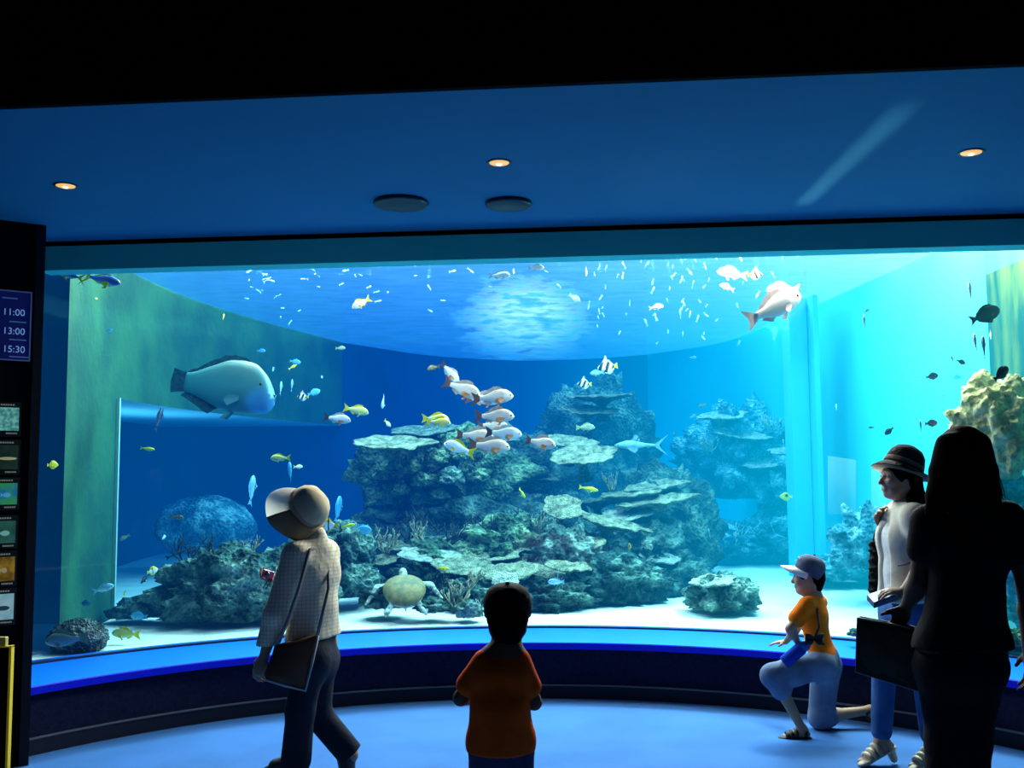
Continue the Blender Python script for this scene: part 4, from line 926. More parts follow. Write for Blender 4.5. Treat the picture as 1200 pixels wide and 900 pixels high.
tiny = [(292, 318), (303, 341), (318, 329), (323, 348), (331, 361), (313, 328), (366, 316), (369, 321), (357, 327), (373, 336), (405, 317), (416, 322), (422, 322), (445, 310), (441, 342), (443, 353), (400, 333), (351, 364), (329, 372), (340, 378), (503, 337), (519, 352), (504, 364), (487, 323), (500, 306), (513, 308), (484, 310), (530, 318), (551, 317), (575, 336), (702, 314), (707, 369), (701, 372), (724, 323), (726, 390), (734, 369), (738, 355), (757, 378), (765, 330), (765, 340), (768, 372), (783, 388), (782, 352), (783, 310), (790, 322), (800, 352), (805, 363), (808, 318), (812, 333), (820, 353), (828, 358), (770, 402), (800, 392), (840, 375), (864, 358), (867, 302), (888, 345), (917, 302), (935, 297), (906, 322), (780, 300), (826, 312), (752, 300), (815, 305), (655, 335), (640, 318)]
tiny += [(rg.uniform(690, 905), rg.uniform(300, 345)) for _ in range(22)]+[(rg.uniform(690, 830), rg.uniform(345, 405)) for _ in range(14)]+[(rg.uniform(270, 460), rg.uniform(312, 350)) for _ in range(12)]
for i, (px, py) in enumerate(tiny):
    up = px > 690
    D = min(9.0, 1.62*F/(554-py))*rg.uniform(.975, 1.0)
    D = max(D, 7.8 if abs(px-600) < 220 else 7.55)
    fl.put(px, py, D, rg.choice((5, 6, 7, 8, 10, 12)), rg.uniform(0, 360), rg.choice((-1, 1))*rg.uniform(40, 80) if up else rg.uniform(-35, 35), 'tiny glassy silver fish just under the water surface', 'tiny silver fish under the surface', few=True)
# --- right side
dark.put(1154, 369, 6.55, 38, 8, 22, 'large dark fish slanting up at right end of the pane')
slim.put(1137, 342, 6.7, 24, 80, 75, 'thin dark upright fish above the large dark one')
slim.put(1143, 402, 6.6, 24, 80, 65, 'dark upright fish, left of two under the large dark one')
slim.put(1153, 408, 6.55, 28, 80, 80, 'dark upright fish, right of two under the large dark one')
bann.put(1161, 393, 6.7, 14, 70, 0, 'small striped fish near the large dark one')
dark.put(1173, 438, 6.35, 24, 15, 38, 'dark blue fish over the sunlit coral rock')
dark.put(1092, 441, 7.1, 17, 10, 10, 'dark round fish alone left of the sunlit coral rock')
dark.put(1126, 424, 7.0, 12, 10, -20, 'dim dark fish above the lone round one')
slim.put(1116, 421, 7.05, 11, 100, 60, 'thin dim fish left of the dim dark fish')
blue.put(1121, 442, 7.3, 12, 0, 0, 'faint blue fish near the sunlit rock')
slim.put(1106, 465, 7.0, 8, 80, 60, 'tiny dark fish midway above the hatted woman')
dark.put(1091, 496, 6.95, 17, 10, 5, 'dark oval fish right above the dark hat')
slim.put(1079, 500, 6.95, 17, 80, 70, 'thin dark upright fish left of the oval above the dark hat')
dark.put(1113, 489, 6.95, 13, 80, 60, 'small dark fish just above the silhouetted head')
dark.put(1042, 505, 7.3, 13, 160, -40, 'small dark fish above left of the dark hat')
slim.put(1021, 501, 7.4, 7, 150, 0, 'tiny dark speck-like fish left above the dark hat')
slim.put(1013, 377, 7.3, 18, 85, 80, 'thin dark upright fish high on the bright wall')
slim.put(1016, 364, 7.4, 9, 20, 30, 'tiny dark fish above the upright one on the bright wall')

# ------------------------------------------------------------------ the turtle
def turtle(px, py, D):
    c = P(px, py, D); t = thing('sea_turtle', 'brown-shelled sea turtle low over the sand at foot of the reef', 'turtle', c)
    n = V((.05, -.52, .85)).normalized(); fw = V((-.10, .55, .62)); fw = (fw-n*fw.dot(n)).normalized(); sd = fw.cross(n).normalized()
    def L(a, b, h=0): return fw*a+sd*b+n*h
    s = SDF()
    s.ell(L(0, 0, -.01), (fw, sd, n), (.17, .15, .045), .03)
    s.cone(L(.13, 0, 0), L(.21, 0, .01), .035, .03, .03); s.ell(L(.235, 0, .015), (fw, sd, n), (.045, .032, .03), .02)
    for g in (-1, 1):
        s.cone(L(.10, g*.11), L(.08, g*.20), .028, .030, .02, (n, .45)); s.cone(L(.08, g*.20), L(-.04, g*.30, -.07), .032, .012, .02, (n, .4))
        s.cone(L(-.12, g*.09), L(-.20, g*.14, -.02), .025, .026, .02, (n, .45)); s.cone(L(-.20, g*.14, -.02), L(-.24, g*.15, -.03), .026, .014, .02, (n, .45))
    s.cone(L(-.15, 0), L(-.21, 0, -.01), .018, .006, .02)
    obj('body', s.mesh(.007), pm('turtle_skin', (.50, .62, .55), .8, .2, col2=(.14, .20, .16), vscale=40), t)
    m = MB(); nr, na = 10, 40; vs = []
    for i in range(nr+1):
        for k in range(na):
            w = 2*math.pi*k/na; r = math.sin(i/nr*math.pi/2); a = .185*r*math.cos(w); b = .165*r*math.sin(w)*(1-.12*math.cos(w)*-1)
            vs.append(L(a, b, .01+.075*math.cos(i/nr*math.pi/2)))
    m.add(vs, [(i*na+k, (i+1)*na+k, (i+1)*na+(k+1) % na, i*na+(k+1) % na) for i in range(nr) for k in range(na)])
    obj('shell', m.mesh(), pm('turtle_shell', (.30, .22, .07), .6, .3, col2=(.12, .14, .07), vscale=18, bump=.4, bscale=12), t)
turtle(474, 694, 8.02)
# ------------------------------------------------------------------ people
def nrm(v): return V(v).normalized()
def hand(s, wr, d, pn, curl, sc, thumb, k=.006):
    # palm from the wrist along d, palm normal pn (fingers curl that way), thumb side vector
    d = nrm(d); pn = nrm(V(pn)-d*V(pn).dot(d)); th = nrm(V(thumb)-d*V(thumb).dot(d)-pn*V(thumb).dot(pn)); wr = V(wr)
    s.cone(wr, wr+d*.02*sc, .024*sc, .026*sc, .01, (pn, .7))
    s.ell(wr+d*.048*sc, (d, th, pn), (.052*sc, .040*sc, .017*sc), .012)
    for i, (w, L) in enumerate(((.030, .068), (.010, .078), (-.011, .072), (-.031, .056))):
        p = wr+d*.084*sc*(1-.05*abs(i-1.2))+th*w*sc; r = (.0088 if i < 3 else .0076)*sc; a = curl*(.75+.12*i)
        dd = d+th*w*2.2
        for j, f in enumerate((.46, .32, .24)):
            a_ = a*(.6+.5*j); dd = nrm(Matrix.Rotation(-a_, 3, d.cross(pn)) @ dd if False else dd*math.cos(a_)+pn*math.sin(a_)); q = p+dd*L*f*sc
            s.cone(p, q, r*(1-.06*j), r*(.95-.08*j), k); p = q
            pn_ = nrm(pn-dd*pn.dot(dd))
            if pn_.length > 0: pass
            # carry the palm normal along the bend
            pn2 = nrm(pn*math.cos(a_)-d*math.sin(a_)) if j == 0 else pn2
    p = wr+d*.022*sc+th*.030*sc+pn*.006*sc; t1 = nrm(d*.65+th*.65+pn*.25); q = p+t1*.036*sc; s.cone(p, q, .0125*sc, .0105*sc, .01)
    t2 = nrm(d*.85+th*.25+pn*(.25+.4*curl)); s.cone(q, q+t2*.030*sc, .0100*sc, .0082*sc, k)
def arm(s, sh, el, wr, sc, k=.02):
    s.cone(sh, el, .046*sc, .036*sc, k); s.cone(el, V(el).lerp(V(wr), .35), .037*sc, .036*sc, k); s.cone(V(el).lerp(V(wr), .35), wr, .036*sc, .024*sc, k)
def leg(s, hp, kn, an, sc, k=.025):
    s.cone(hp, kn, .080*sc, .052*sc, k); s.cone(kn, V(kn).lerp(V(an), .3), .050*sc, .053*sc, k); s.cone(V(kn).lerp(V(an), .3), an, .053*sc, .033*sc, k)
def foot(s, an, d, sc, up=(0, 0, 1), bare=True):
    an = V(an); d = nrm(d); up = nrm(V(up)-d*V(up).dot(d)); sd = d.cross(up); base = an-up*.06*sc
    s.cone(an, base-d*.03*sc+up*.025*sc, .032*sc, .028*sc, .02)
    s.cone(base-d*.025*sc+up*.02*sc, base+d*.10*sc+up*.012*sc, .030*sc, .034*sc, .02, (up, .7))
    s.cone(an, base+d*.09*sc+up*.018*sc, .030*sc, .022*sc, .03)
    for i in range(5):
        w = (.028, .013, 0, -.013, -.025)[i]; L = (.055, .052, .046, .040, .030)[i]
        s.cone(base+d*.10*sc+sd*w*sc+up*.009*sc, base+d*(.10+L)*sc+sd*w*1.1*sc+up*.006*sc, .0125*sc, (.012 if i == 0 else .0085)*sc, .006)
def torso(s, pel, wst, chs, nck, shL, shR, fw, sc, g=0, k=.05, hips=.068, hipr=.105):
    lf = nrm(V(shL)-V(shR))
    F_ = lambda q: (fw, q)
    s.cone(V(pel)+lf*hips*sc, V(pel)-lf*hips*sc, hipr*sc+g, hipr*sc+g, k, F_(.85))
    s.cone(pel, wst, .130*sc+g, .115*sc+g, k, F_(.72)); s.cone(wst, chs, .115*sc+g, .138*sc+g, k, F_(.72))
    s.cone(V(chs)+lf*.06*sc, V(chs)-lf*.06*sc, .095*sc+g, .095*sc+g, k, F_(.95))
    up = V(nck)-V(chs); t = V(chs)+up*.55
    s.cone(chs, t, .13*sc+g, .10*sc+g, k, F_(.72))
    s.cone(V(shL)-lf*.02*sc, V(nck)-up*.12, .046*sc+g, .050*sc+g, k*.8); s.cone(V(shR)+lf*.02*sc, V(nck)-up*.12, .046*sc+g, .050*sc+g, k*.8)
def head(s, c, fw, up, sc, nck):
    c = V(c); fw = nrm(fw); up = nrm(V(up)-fw*V(up).dot(fw)); sd = fw.cross(up)
    a = lambda f, x, z: c+(fw*f+sd*x+up*z)*sc
    s.cone(nck, a(-.025, 0, -.06), .052*sc, .050*sc, .03)
    s.ell(a(-.012, 0, .025), (fw, sd, up), (.098*sc, .076*sc, .100*sc), .02)
    s.ell(a(.018, 0, -.028), (fw, sd, up), (.070*sc, .062*sc, .078*sc), .03)
    s.cone(a(.035, .02, -.085), a(.035, -.02, -.085), .030*sc, .030*sc, .03); s.ell(a(.060, 0, -.095), (fw, sd, up), (.022*sc, .022*sc, .018*sc), .02)
    for g in (1, -1):
        s.cone(a(-.02, g*.055, -.05), a(.03, g*.035, -.085), .022*sc, .020*sc, .03)                # jaw line
        s.ell(a(-.010, g*.074, -.010), (fw, sd, up), (.020*sc, .010*sc, .031*sc), .008)            # ear
        s.ell(a(.060, g*.036, -.025), (fw, sd, up), (.024*sc, .024*sc, .020*sc), .02)              # cheek
        s.ell(a(.094, g*.032, .004), (fw, sd, up), (.020*sc, .018*sc, .012*sc), .012, sub=True)    # eye socket
        s.cone(a(.080, g*.014, .022), a(.068, g*.050, .022), .011*sc, .009*sc, .012)               # brow
        s.ell(a(.098, g*.010, -.036), (fw, sd, up), (.009*sc, .008*sc, .007*sc), .008)             # nostril
    s.cone(a(.082, 0, .012), a(.106, 0, -.030), .008*sc, .012*sc, .014)
    s.cone(a(.084, .016, -.060), a(.084, -.016, -.060), .008*sc, .008*sc, .006); s.cone(a(.081, .013, -.071), a(.081, -.013, -.071), .0085*sc, .0085*sc, .006)
    s.cone(a(.096, .02, -.0655), a(.096, -.02, -.0655), .0025*sc, .0025*sc, .004, sub=True)
def eyes(par, c, fw, up, sc, off):
    c = V(c); fw = nrm(fw); up = nrm(V(up)-fw*V(up).dot(fw)); sd = fw.cross(up)
    for g in (1, -1):
        p = c+(fw*.075+sd*g*.032+up*.004)*sc
        m = MB(); m.lathe([(.001, .0122*sc), (.005*sc, .0112*sc), (.009*sc, .0080*sc), (.0118*sc, .002*sc), (.010*sc, -.006*sc), (.001, -.012*sc)], p, fw, 14)
        e = obj('eye', m.mesh(off=off), pm('eye_white', (.7, .7, .68), .2, .5), par)
        m = MB(); m.lathe([(.001, .0130*sc), (.003*sc, .0129*sc), (.0058*sc, .0112*sc), (.0056*sc, .010*sc)], p, fw, 14)
        obj('iris', m.mesh(off=off), pm('iris', (.02, .012, .008), .2, .5), e)
SKIN = pm('skin', (.55, .32, .21), .6, .25, var=.12, vscale=14)
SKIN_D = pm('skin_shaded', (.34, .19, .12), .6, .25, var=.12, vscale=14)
def person(label, base): return thing('person', label, 'person', base, 'visitors in front of the tank')
def cloth(name, s, h, mat, par, off, label=None):
    o = obj(name, s.mesh(h, off), mat, par)
    if label: o['label'] = label
    return o
def clothmat(name, c, c2=None, check=None, bump=.25, bs=26):
    if name in MATS: return MATS[name]
    m = pm(name, c, .9, .08, var=.18, vscale=9, bump=bump, bscale=bs, col2=c2)
    if check:
        nt = m.node_tree; b = [n for n in nt.nodes if n.type == 'BSDF_PRINCIPLED'][0]; src = b.inputs['Base Color'].links[0].from_socket
        tc = nt.nodes['Texture Coordinate']; col = src
        for ax, (fq, wd) in zip(('X', 'Z'), ((check[0], .35), (check[0], .35))):
            w = N(nt, 'ShaderNodeTexWave', bands_direction=ax); w.inputs['Scale'].default_value = fq; w.inputs['Distortion'].default_value = 2.5; w.inputs['Detail'].default_value = 2; w.inputs['Detail Scale'].default_value = .6
            nt.links.new(tc.outputs['Object'], w.inputs['Vector'])
            gt = N(nt, 'ShaderNodeMath', operation='GREATER_THAN'); nt.links.new(w.outputs['Fac'], gt.inputs[0]); gt.inputs[1].default_value = .78
            mu = N(nt, 'ShaderNodeMath', operation='MULTIPLY'); nt.links.new(gt.outputs[0], mu.inputs[0]); mu.inputs[1].default_value = .6
            mx = N(nt, 'ShaderNodeMix', data_type='RGBA'); nt.links.new(mu.outputs[0], mx.inputs[0]); nt.links.new(col, mx.inputs[6]); mx.inputs[7].default_value = (*check[1], 1); col = mx.outputs[2]
        nt.links.new(col, b.inputs['Base Color'])
    return m
def ground(v): return V((v.x, v.y, 0))
def shoe(par, an, d, sc, mat, off, up=(0, 0, 1), name='shoe', heel=0, strap=False):
    an = V(an); d = nrm(d); up = nrm(V(up)-d*V(up).dot(d)); sd = d.cross(up); base = an-up*.06*sc
    s = SDF()
    s.cone(base-d*.035*sc, base+d*.13*sc-up*.002, .036*sc, .040*sc, .02, (up, .35))
    s.cone(base+d*.13*sc, base+d*.155*sc, .038*sc, .028*sc, .02, (up, .4))
    if not strap:
        s.cone(base-d*.03*sc+up*.025*sc, base+d*.11*sc+up*.02*sc, .038*sc, .042*sc, .03, (up, .8)); s.cone(an-up*.01, base+d*.06*sc+up*.03*sc, .040*sc, .036*sc, .03)
    if heel: s.cone(base-d*.03*sc, base-d*.03*sc-up*heel*.8, .026*sc, .022*sc, .012)
    o = obj(name, s.mesh(.006, off), mat, par)
    if strap:
        for f, w, h0 in ((.05, .015, .055), (.085, .014, .042), (.115, .013, .034), (-.02, .014, .06)):
            pts = [base+d*f*sc+sd*.042*sc*math.cos(q)+up*(h0*sc*math.sin(q)+.004) for q in [math.pi*i/12 for i in range(13)]]
            m = MB(); m.tube(pts, w*sc, 6); st_ = obj('strap', m.mesh(off=off), mat, o)
    return o

def pouch_mesh(q, n, t0, t1, off, ns=12, seed=0, bulge=.018):
    # a soft bag between four corners, thickness t0 at the mouth growing to t1
    vs = []
    for back in (0, 1):
        for j in range(ns+1):
            for i in range(ns+1):
                u, v = i/ns, j/ns; A = q[0].lerp(q[1], u).lerp(q[3].lerp(q[2], u), v)
                th = (t0+(t1-t0)*min(1, v*1.4))*(math.sin(math.pi*min(max(u, .04), .96))**.35)*(min(1, (1-v)*6+.35))
                wr = .006*mnoise.noise(V((u*5+seed, v*5, back*3)))+bulge*math.sin(math.pi*u)*math.sin(math.pi*v)
                vs.append(A+n*((th*.5+wr)*(1 if not back else -1))-V(off))
    g = lambda b, i, j: b*(ns+1)**2+j*(ns+1)+i
    fs = [(g(0, i, j), g(0, i, j+1), g(0, i+1, j+1), g(0, i+1, j)) for i in range(ns) for j in range(ns)]+[(g(1, i, j), g(1, i+1, j), g(1, i+1, j+1), g(1, i, j+1)) for i in range(ns) for j in range(ns)]
    for i in range(ns):
        fs += [(g(0, i, ns), g(1, i, ns), g(1, i+1, ns), g(0, i+1, ns)), (g(0, i, 0), g(0, i+1, 0), g(1, i+1, 0), g(1, i, 0)), (g(0, 0, i), g(1, 0, i), g(1, 0, i+1), g(0, 0, i+1)), (g(0, ns, i), g(0, ns, i+1), g(1, ns, i+1), g(1, ns, i))]
    return pyd(vs, fs)

# --- 1. the woman in the beige hat, walking left and looking up
def woman_beige():
    D = 5.15; J = lambda x, y, d=0: P(x, y, D+d)
    base = ground(J(365, 895)); base.z = 0; sc = .95
    t = person('woman in wide beige sun hat and pale checked shirt, walking left and looking up', base)
    fw = nrm((-.88, .47, 0)); lf = nrm((-.47, -.88, 0))
    nk = J(368, 632, .02); chs = J(365, 672, .02); wst = J(368, 715, 0); pel = J(367, 757, 0)
    sL = J(346, 652, -.11); sR = J(382, 648, .13)
    eL, wL = J(325, 720, -.17), J(309, 770, -.15); eR, wR = J(350, 702, .26), J(330, 678, .26)
    hL, hR = J(362, 772, -.07), J(372, 772, .08)
    kL, aL = J(352, 833, -.06), J(347, 889, -.02); kR, aR = J(371, 836, .09), J(411, 884, .11)
    hc = J(347, 601, .02); hf = nrm((-.72, .42, .55)); hu = nrm((.45, -.30, .75))
    s = SDF(); torso(s, pel, wst, chs, nk, sL, sR, fw, sc, hipr=.092); head(s, hc, hf, hu, sc*.95, nk)
    arm(s, sL, eL, wL, sc); arm(s, sR, eR, wR, sc); leg(s, hL, kL, aL, sc); leg(s, hR, kR, aR, sc)
    hand(s, wL, (-.35, -.05, -1), (.5, .8, 0), 1.0, sc, (-.9, .1, .3)); hand(s, wR, (-1, .15, .05), (.1, -.5, 1), 1.35, sc*.95, (.1, -1, -.2))
    foot(s, aL, (-1, .3, 0), sc); foot(s, aR, (.15, .08, -1), sc, (1, .2, .1))
    obj('body', s.mesh(.0068, base), SKIN_D, t); eyes(t, hc, hf, hu, sc*.95, base)
    # shirt
    s = SDF(); torso(s, V(wst).lerp(pel, .8), wst, chs, nk-V((0, 0, .035)), sL, sR, fw, sc, .022, hips=.05, hipr=.10)
    for a, b, c in ((sL, eL, wL), (sR, eR, wR)):
        s.cone(a, b, .068, .064, .03); s.cone(b, V(b).lerp(V(c), .92), .064, .052, .025)
    s.cone(nk-V((0, 0, .05)), nk+V((0, 0, .012)), .066, .062, .02)
    s.clip(J(367, 747), (.06, 0, -1))
    cloth('shirt', s, .0075, clothmat('checked_cotton', (.84, .68, .48), (.68, .54, .38), check=(17, (.50, .39, .27)), bump=.7, bs=10), t, base)
    # trousers
    s = SDF(); s.cone(hR, kR, .094, .070, .03); s.cone(kR, V(kR).lerp(aR, 1.1), .070, .066, .03); s.clip(aR, V(aR)-V(kR))
    s.cone(hL, hR, .112, .112, .03); s.cone(V(hL).lerp(hR, .5), V(wst).lerp(pel, .5), .120, .118, .04, (fw, .85))
    s.cone(hL, kL, .092, .068, .03); s.cone(kL, V(aL)+V((0, 0, -.005)), .068, .074, .03); s.clip((0, 0, .012), (0, 0, -1))
    cloth('trousers', s, .0075, clothmat('dark_trousers', (.022, .022, .034), bump=.6, bs=9), t, base)
    shoe(t, aL, (-1, .3, 0), sc, pm('dark_shoe', (.02, .018, .018), .5, .3), base); shoe(t, aR, (.25, .1, -1), sc, MATS['dark_shoe'], base, (1, .2, .25))
    # hat: soft crown, drooping brim, its front coloured pale as if backlit, the rest browned with shade
    hm = clothmat('hat_cotton', (.62, .48, .30), (.50, .38, .23), bump=.35, bs=10)
    ax = nrm((.60, -.30, .42)); c0 = J(356, 598, 0); m = MB()
    m.lathe([(.098, -.015), (.106, .01), (.107, .04), (.101, .072), (.083, .101), (.048, .122), (.002, .128)], c0, ax, 44, lambda j, r, z, w: (r*(1+.02*math.sin(5*w+j)+.012*math.sin(11*w)), z))
    ht = obj('sun_hat', m.mesh(off=base), hm, t)
    e1 = V((.62, 0, -.78)); e2 = V((-.78, 0, -.62)); px = D/F
    def ring(cx, cy, a_, b_, near, far, w):
        c = J(cx, cy, 0); sn = math.sin(w)
        return c+e1*(a_*px*math.cos(w))+e2*(b_*px*sn)+V((0, 1, 0))*(-near*sn if sn > 0 else -far*sn)
    mt, nt, out = newmat('hat_backlit'); df = N(nt, 'ShaderNodeBsdfDiffuse'); df.inputs[0].default_value = (.80, .72, .55, 1); tl = N(nt, 'ShaderNodeBsdfTranslucent'); tl.inputs[0].default_value = (.95, .88, .70, 1)
    mx = N(nt, 'ShaderNodeMixShader'); mx.inputs[0].default_value = .6; nt.links.new(df.outputs[0], mx.inputs[1]); nt.links.new(tl.outputs[0], mx.inputs[2]); nt.links.new(mx.outputs[0], out.inputs[0])
    for nm, w0, w1, mat_ in (('brim', 232, 472, clothmat('hat_brim_shaded', (.40, .25, .13), (.32, .19, .09), bump=.3, bs=12)), ('raised_brim', 112, 232, mt)):
        n = 40; Q = (0, .2, .4, .6, .8, 1); vs = []
        for k in range(n+1):
            w = math.radians(w0+(w1-w0)*k/n); A = ring(360, 597, 24, 11, .095, .095, w); lift = max(0, math.cos(w-math.radians(172)))
            B = ring(344, 602, 35+1.2*math.sin(3*w), 21+1.0*math.sin(4*w+1)+2*lift, .13, .11, w)
            for q in Q: vs.append(A.lerp(B, q)+(A-c0).normalized()*(.010*math.sin(math.pi*q))-base)
        nq = len(Q)
        o = obj(nm, pyd(vs, [(k*nq+j, k*nq+j+1, (k+1)*nq+j+1, (k+1)*nq+j) for k in range(n) for j in range(nq-1)]), mat_, ht)
        if nm == 'brim': md = o.modifiers.new('solid', 'SOLIDIFY'); md.thickness = .005
        else: o['label'] = 'pale front of the brim lit from behind'
    m = MB(); m.lathe([(.1075, .010), (.1090, .014), (.1090, .030), (.1075, .034)], c0, ax, 44, lambda j, r, z, w: (r*(1+.02*math.sin(5*w+1)+.012*math.sin(11*w)), z)); obj('hat_band', m.mesh(off=base), clothmat('hat_band', (.40, .30, .19)), ht)
    # camera held in the right hand
    cp = J(314, 673, .20); tc_ = thing('pocket_camera', 'small purple pocket camera with strap held at chest of woman in beige hat', 'camera', cp)
    m = MB(); m.box(-.030, .030, -.011, .011, -.020, .020); bevel(obj('camera_body', m.mesh(False), pm('camera_purple', (.22, .05, .25), .3, .5, metal=.3), tc_), .005)
    m = MB(); m.lathe([(.001, -.024), (.011, -.024), (.013, -.018), (.013, -.009)], (-.008, 0, 0), (0, -1, 0), 20); m.v = [(x, -y, z) for x, y, z in m.v]; obj('lens', m.mesh(), pm('camera_lens', (.02, .02, .03), .1, .6), tc_)
    m = MB(); m.tube([(.028, -.002, -.012), (.020, -.01, -.045), (.006, -.014, -.075), (-.006, -.012, -.072), (.004, -.006, -.040), (.027, .002, -.010)], .0022, 6); obj('wrist_strap', m.mesh(), pm('strap_black', (.02, .02, .02), .8), tc_)
    tc_.rotation_euler = (0, .3, .5)
    # shoulder bag
    o0 = J(342, 776, -.20); bg = thing('shoulder_bag', 'dark brown shoulder bag with pale edge slung at hip of woman in beige hat', 'bag', o0)
    q = [J(322, 757, -.22), J(372, 744, -.16), J(357, 808, -.16), J(311, 795, -.22)]
    nn = nrm((q[1]-q[0]).cross(q[3]-q[0])); nn = nn if nn.y < 0 else -nn
    obj('pouch', pouch_mesh(q, nn, .05, .09, o0, seed=4), clothmat('brown_leather', (.10, .045, .028), bump=.2), bg)
    m = MB(); m.tube([q[1]+nn*.02, q[1].lerp(q[2], .5)+nn*.03, q[2]+nn*.02, q[2].lerp(q[3], .5)+nn*.03, q[3]+nn*.02], .007, 8); obj('piping', m.mesh(off=o0), pm('bag_edge', (.35, .35, .36), .6), bg)
    m = MB(); m.tube([q[1], J(379, 715, -.15), J(385, 690, -.10), J(384, 660, -.02), J(378, 640, .0), J(363, 644, -.13), J(350, 690, -.20), J(336, 730, -.23), q[0]], .008, 8); obj('shoulder_strap', m.mesh(off=o0), pm('bag_strap', (.20, .18, .17), .8), bg)
woman_beige()

# --- 2. the boy in front, seen from behind
def boy_front():
    D = 3.8; J = lambda x, y, d=0: P(x, y, D+d)
    base = ground(J(588, 900)); base.z = 0; sc = .69
    t = person('boy in dark cap and orange T-shirt standing with back turned in the foreground', base)
    fw = nrm((.05, 1, 0))
    nk = J(594, 757, .01); chs = J(587, 792, .0); wst = J(586, 832, -.01); pel = J(587, 868, 0)
    sL, sR = J(565, 776, 0), J(609, 773, .0)
    eL, wL = J(540, 818, .02), J(560, 815, .17); eR, wR = J(626, 823, .02), J(603, 818, .19)
    hL, hR = J(573, 874, 0), J(602, 874, 0); kL, kR = J(571, 944, .03), J(604, 944, .02); aL, aR = V((P(568, 1008, D).x, D, .043)), V((P(607, 1008, D).x, D+.01, .043))
    hc = J(595, 722, .03); hf = nrm((.03, 1, .18)); hu = V((0, -.18, 1))
    s = SDF(); torso(s, pel, wst, chs, nk, sL, sR, fw, sc); head(s, hc, hf, hu, sc*1.28, nk)
    arm(s, sL, eL, wL, sc*1.05, .015); arm(s, sR, eR, wR, sc*1.05, .015); leg(s, hL, kL, aL, sc); leg(s, hR, kR, aR, sc)
    hand(s, wL, (.5, .8, .1), (.2, 0, .9), .7, sc, (.8, -.5, .4)); hand(s, wR, (-.5, .8, .1), (-.2, 0, .9), .7, sc, (-.8, -.5, .4))
    foot(s, aL, (-.1, 1, 0), sc); foot(s, aR, (.1, 1, 0), sc)
    obj('body', s.mesh(.0058, base), pm('skin_back_shade', (.15, .075, .05), .7, .12), t); eyes(t, hc, hf, hu, sc*1.28, base)  # shade on his turned back put into the skin colour
    s = SDF(); torso(s, pel, wst, chs, nk-V((0, 0, .03)), sL, sR, fw, sc, .008, .035)
    s.cone(wst, V(pel)-V((0, 0, .06)), .108, .112, .03, (fw, .85))
    for a, b in ((sL, eL), (sR, eR)): s.cone(a, V(a).lerp(b, .62), .036, .047, .015)
    s.cone(nk-V((0, 0, .03)), nk-V((0, 0, .004)), .042, .040, .015)
    s.clip(J(587, 881), (0, 0, -1))
    cloth('t_shirt', s, .006, clothmat('orange_jersey', (.85, .085, .007), (.70, .065, .006), bump=.35, bs=9), t, base)
    s = SDF(); s.cone(hL, hR, .070, .070, .03); s.cone(V(hL).lerp(hR, .5), pel+V((0, 0, .02)), .092, .092, .03, (fw, .85))
    s.cone(hL, V(hL).lerp(kL, .95), .074, .068, .02); s.cone(hR, V(hR).lerp(kR, .95), .074, .068, .02)
    cloth('shorts', s, .0065, clothmat('dark_denim', (.03, .05, .11), bump=.3), t, base)
    for a, dx in ((aL, -.1), (aR, .1)): shoe(t, a, (dx, 1, 0), sc, pm('dark_shoe', (.02, .018, .018)), base)
    # dark hair and cap, brim to the front
    hk = pm('black_hair', (.004, .003, .003), .9, .03, var=.4, vscale=40); up = nrm(hu); k = sc*1.28
    s = SDF(); s.ell(hc+(hf*-.012+up*.025)*k, (hf, hf.cross(up), up), (.105*k, .085*k, .106*k), .02); s.cone(hc-hf*.03*k-up*.01*k, hc-hf*.045*k-up*.085*k, .078*k, .055*k, .03)
    s.ell(hc+hf*.12*k-up*.045*k, (hf, hf.cross(up), up), (.075*k, .075*k, .085*k), .015, sub=True); cloth('hair', s, .006, hk, t, base)
    cm = clothmat('black_cap', (.008, .008, .012)); m = MB(); c0 = hc+up*.045*k
    m.lathe([(.098*k, -.035), (.101*k, .0), (.099*k, .03*k), (.086*k, .062*k), (.056*k, .084*k), (.010*k, .092*k), (.001, .092*k)], c0, up, 36, None, hf)
    cp = obj('cap', m.mesh(off=base), cm, t)
    sd = hf.cross(up); vs = []; n = 17
    for i in range(n):
        w = math.pi*(i/(n-1)-.5); a_ = math.sin(w)*.098*k
        for q in (0, .5, 1):
            vs.append(c0+sd*a_*(1-.1*q)+hf*(math.cos(w)*.095*k+q*.085*k*math.cos(w)**.6 if abs(math.cos(w)) > 1e-6 else 0)+up*(-.01-.020*q-.012*(a_/(.1*k))**2))
    me = pyd([v-base for v in vs], [(i*3+j, i*3+j+1, i*3+j+4, i*3+j+3) for i in range(n-1) for j in (0, 1)]); o = obj('cap_brim', me, cm, cp)
    md = o.modifiers.new('solid', 'SOLIDIFY'); md.thickness = .004
    m = MB(); m.lathe([(.008*k, 0), (.010*k, .003), (.006*k, .007), (.001, .008)], c0+up*.092*k, up, 14); obj('cap_button', m.mesh(off=base), cm, cp)
    # folded leaflet in his hands
    lp = J(566, 813, .24); l = thing('leaflet', 'small white folded leaflet in the hands of the boy with his back turned', 'leaflet', lp); l.rotation_euler = (.5, 0, .1)
    m = MB(); m.box(-.05, .0, -.002, .0, -.02, .05); obj('front_page', m.mesh(False), pm('paper', (.8, .8, .78), .8), l)
    m = MB(); m.box(0, .05, -.002, .0, -.02, .05, lambda v: V((v.x*.97, v.y-v.x*.2, v.z))); obj('back_page', m.mesh(False), MATS['paper'], l)
boy_front()

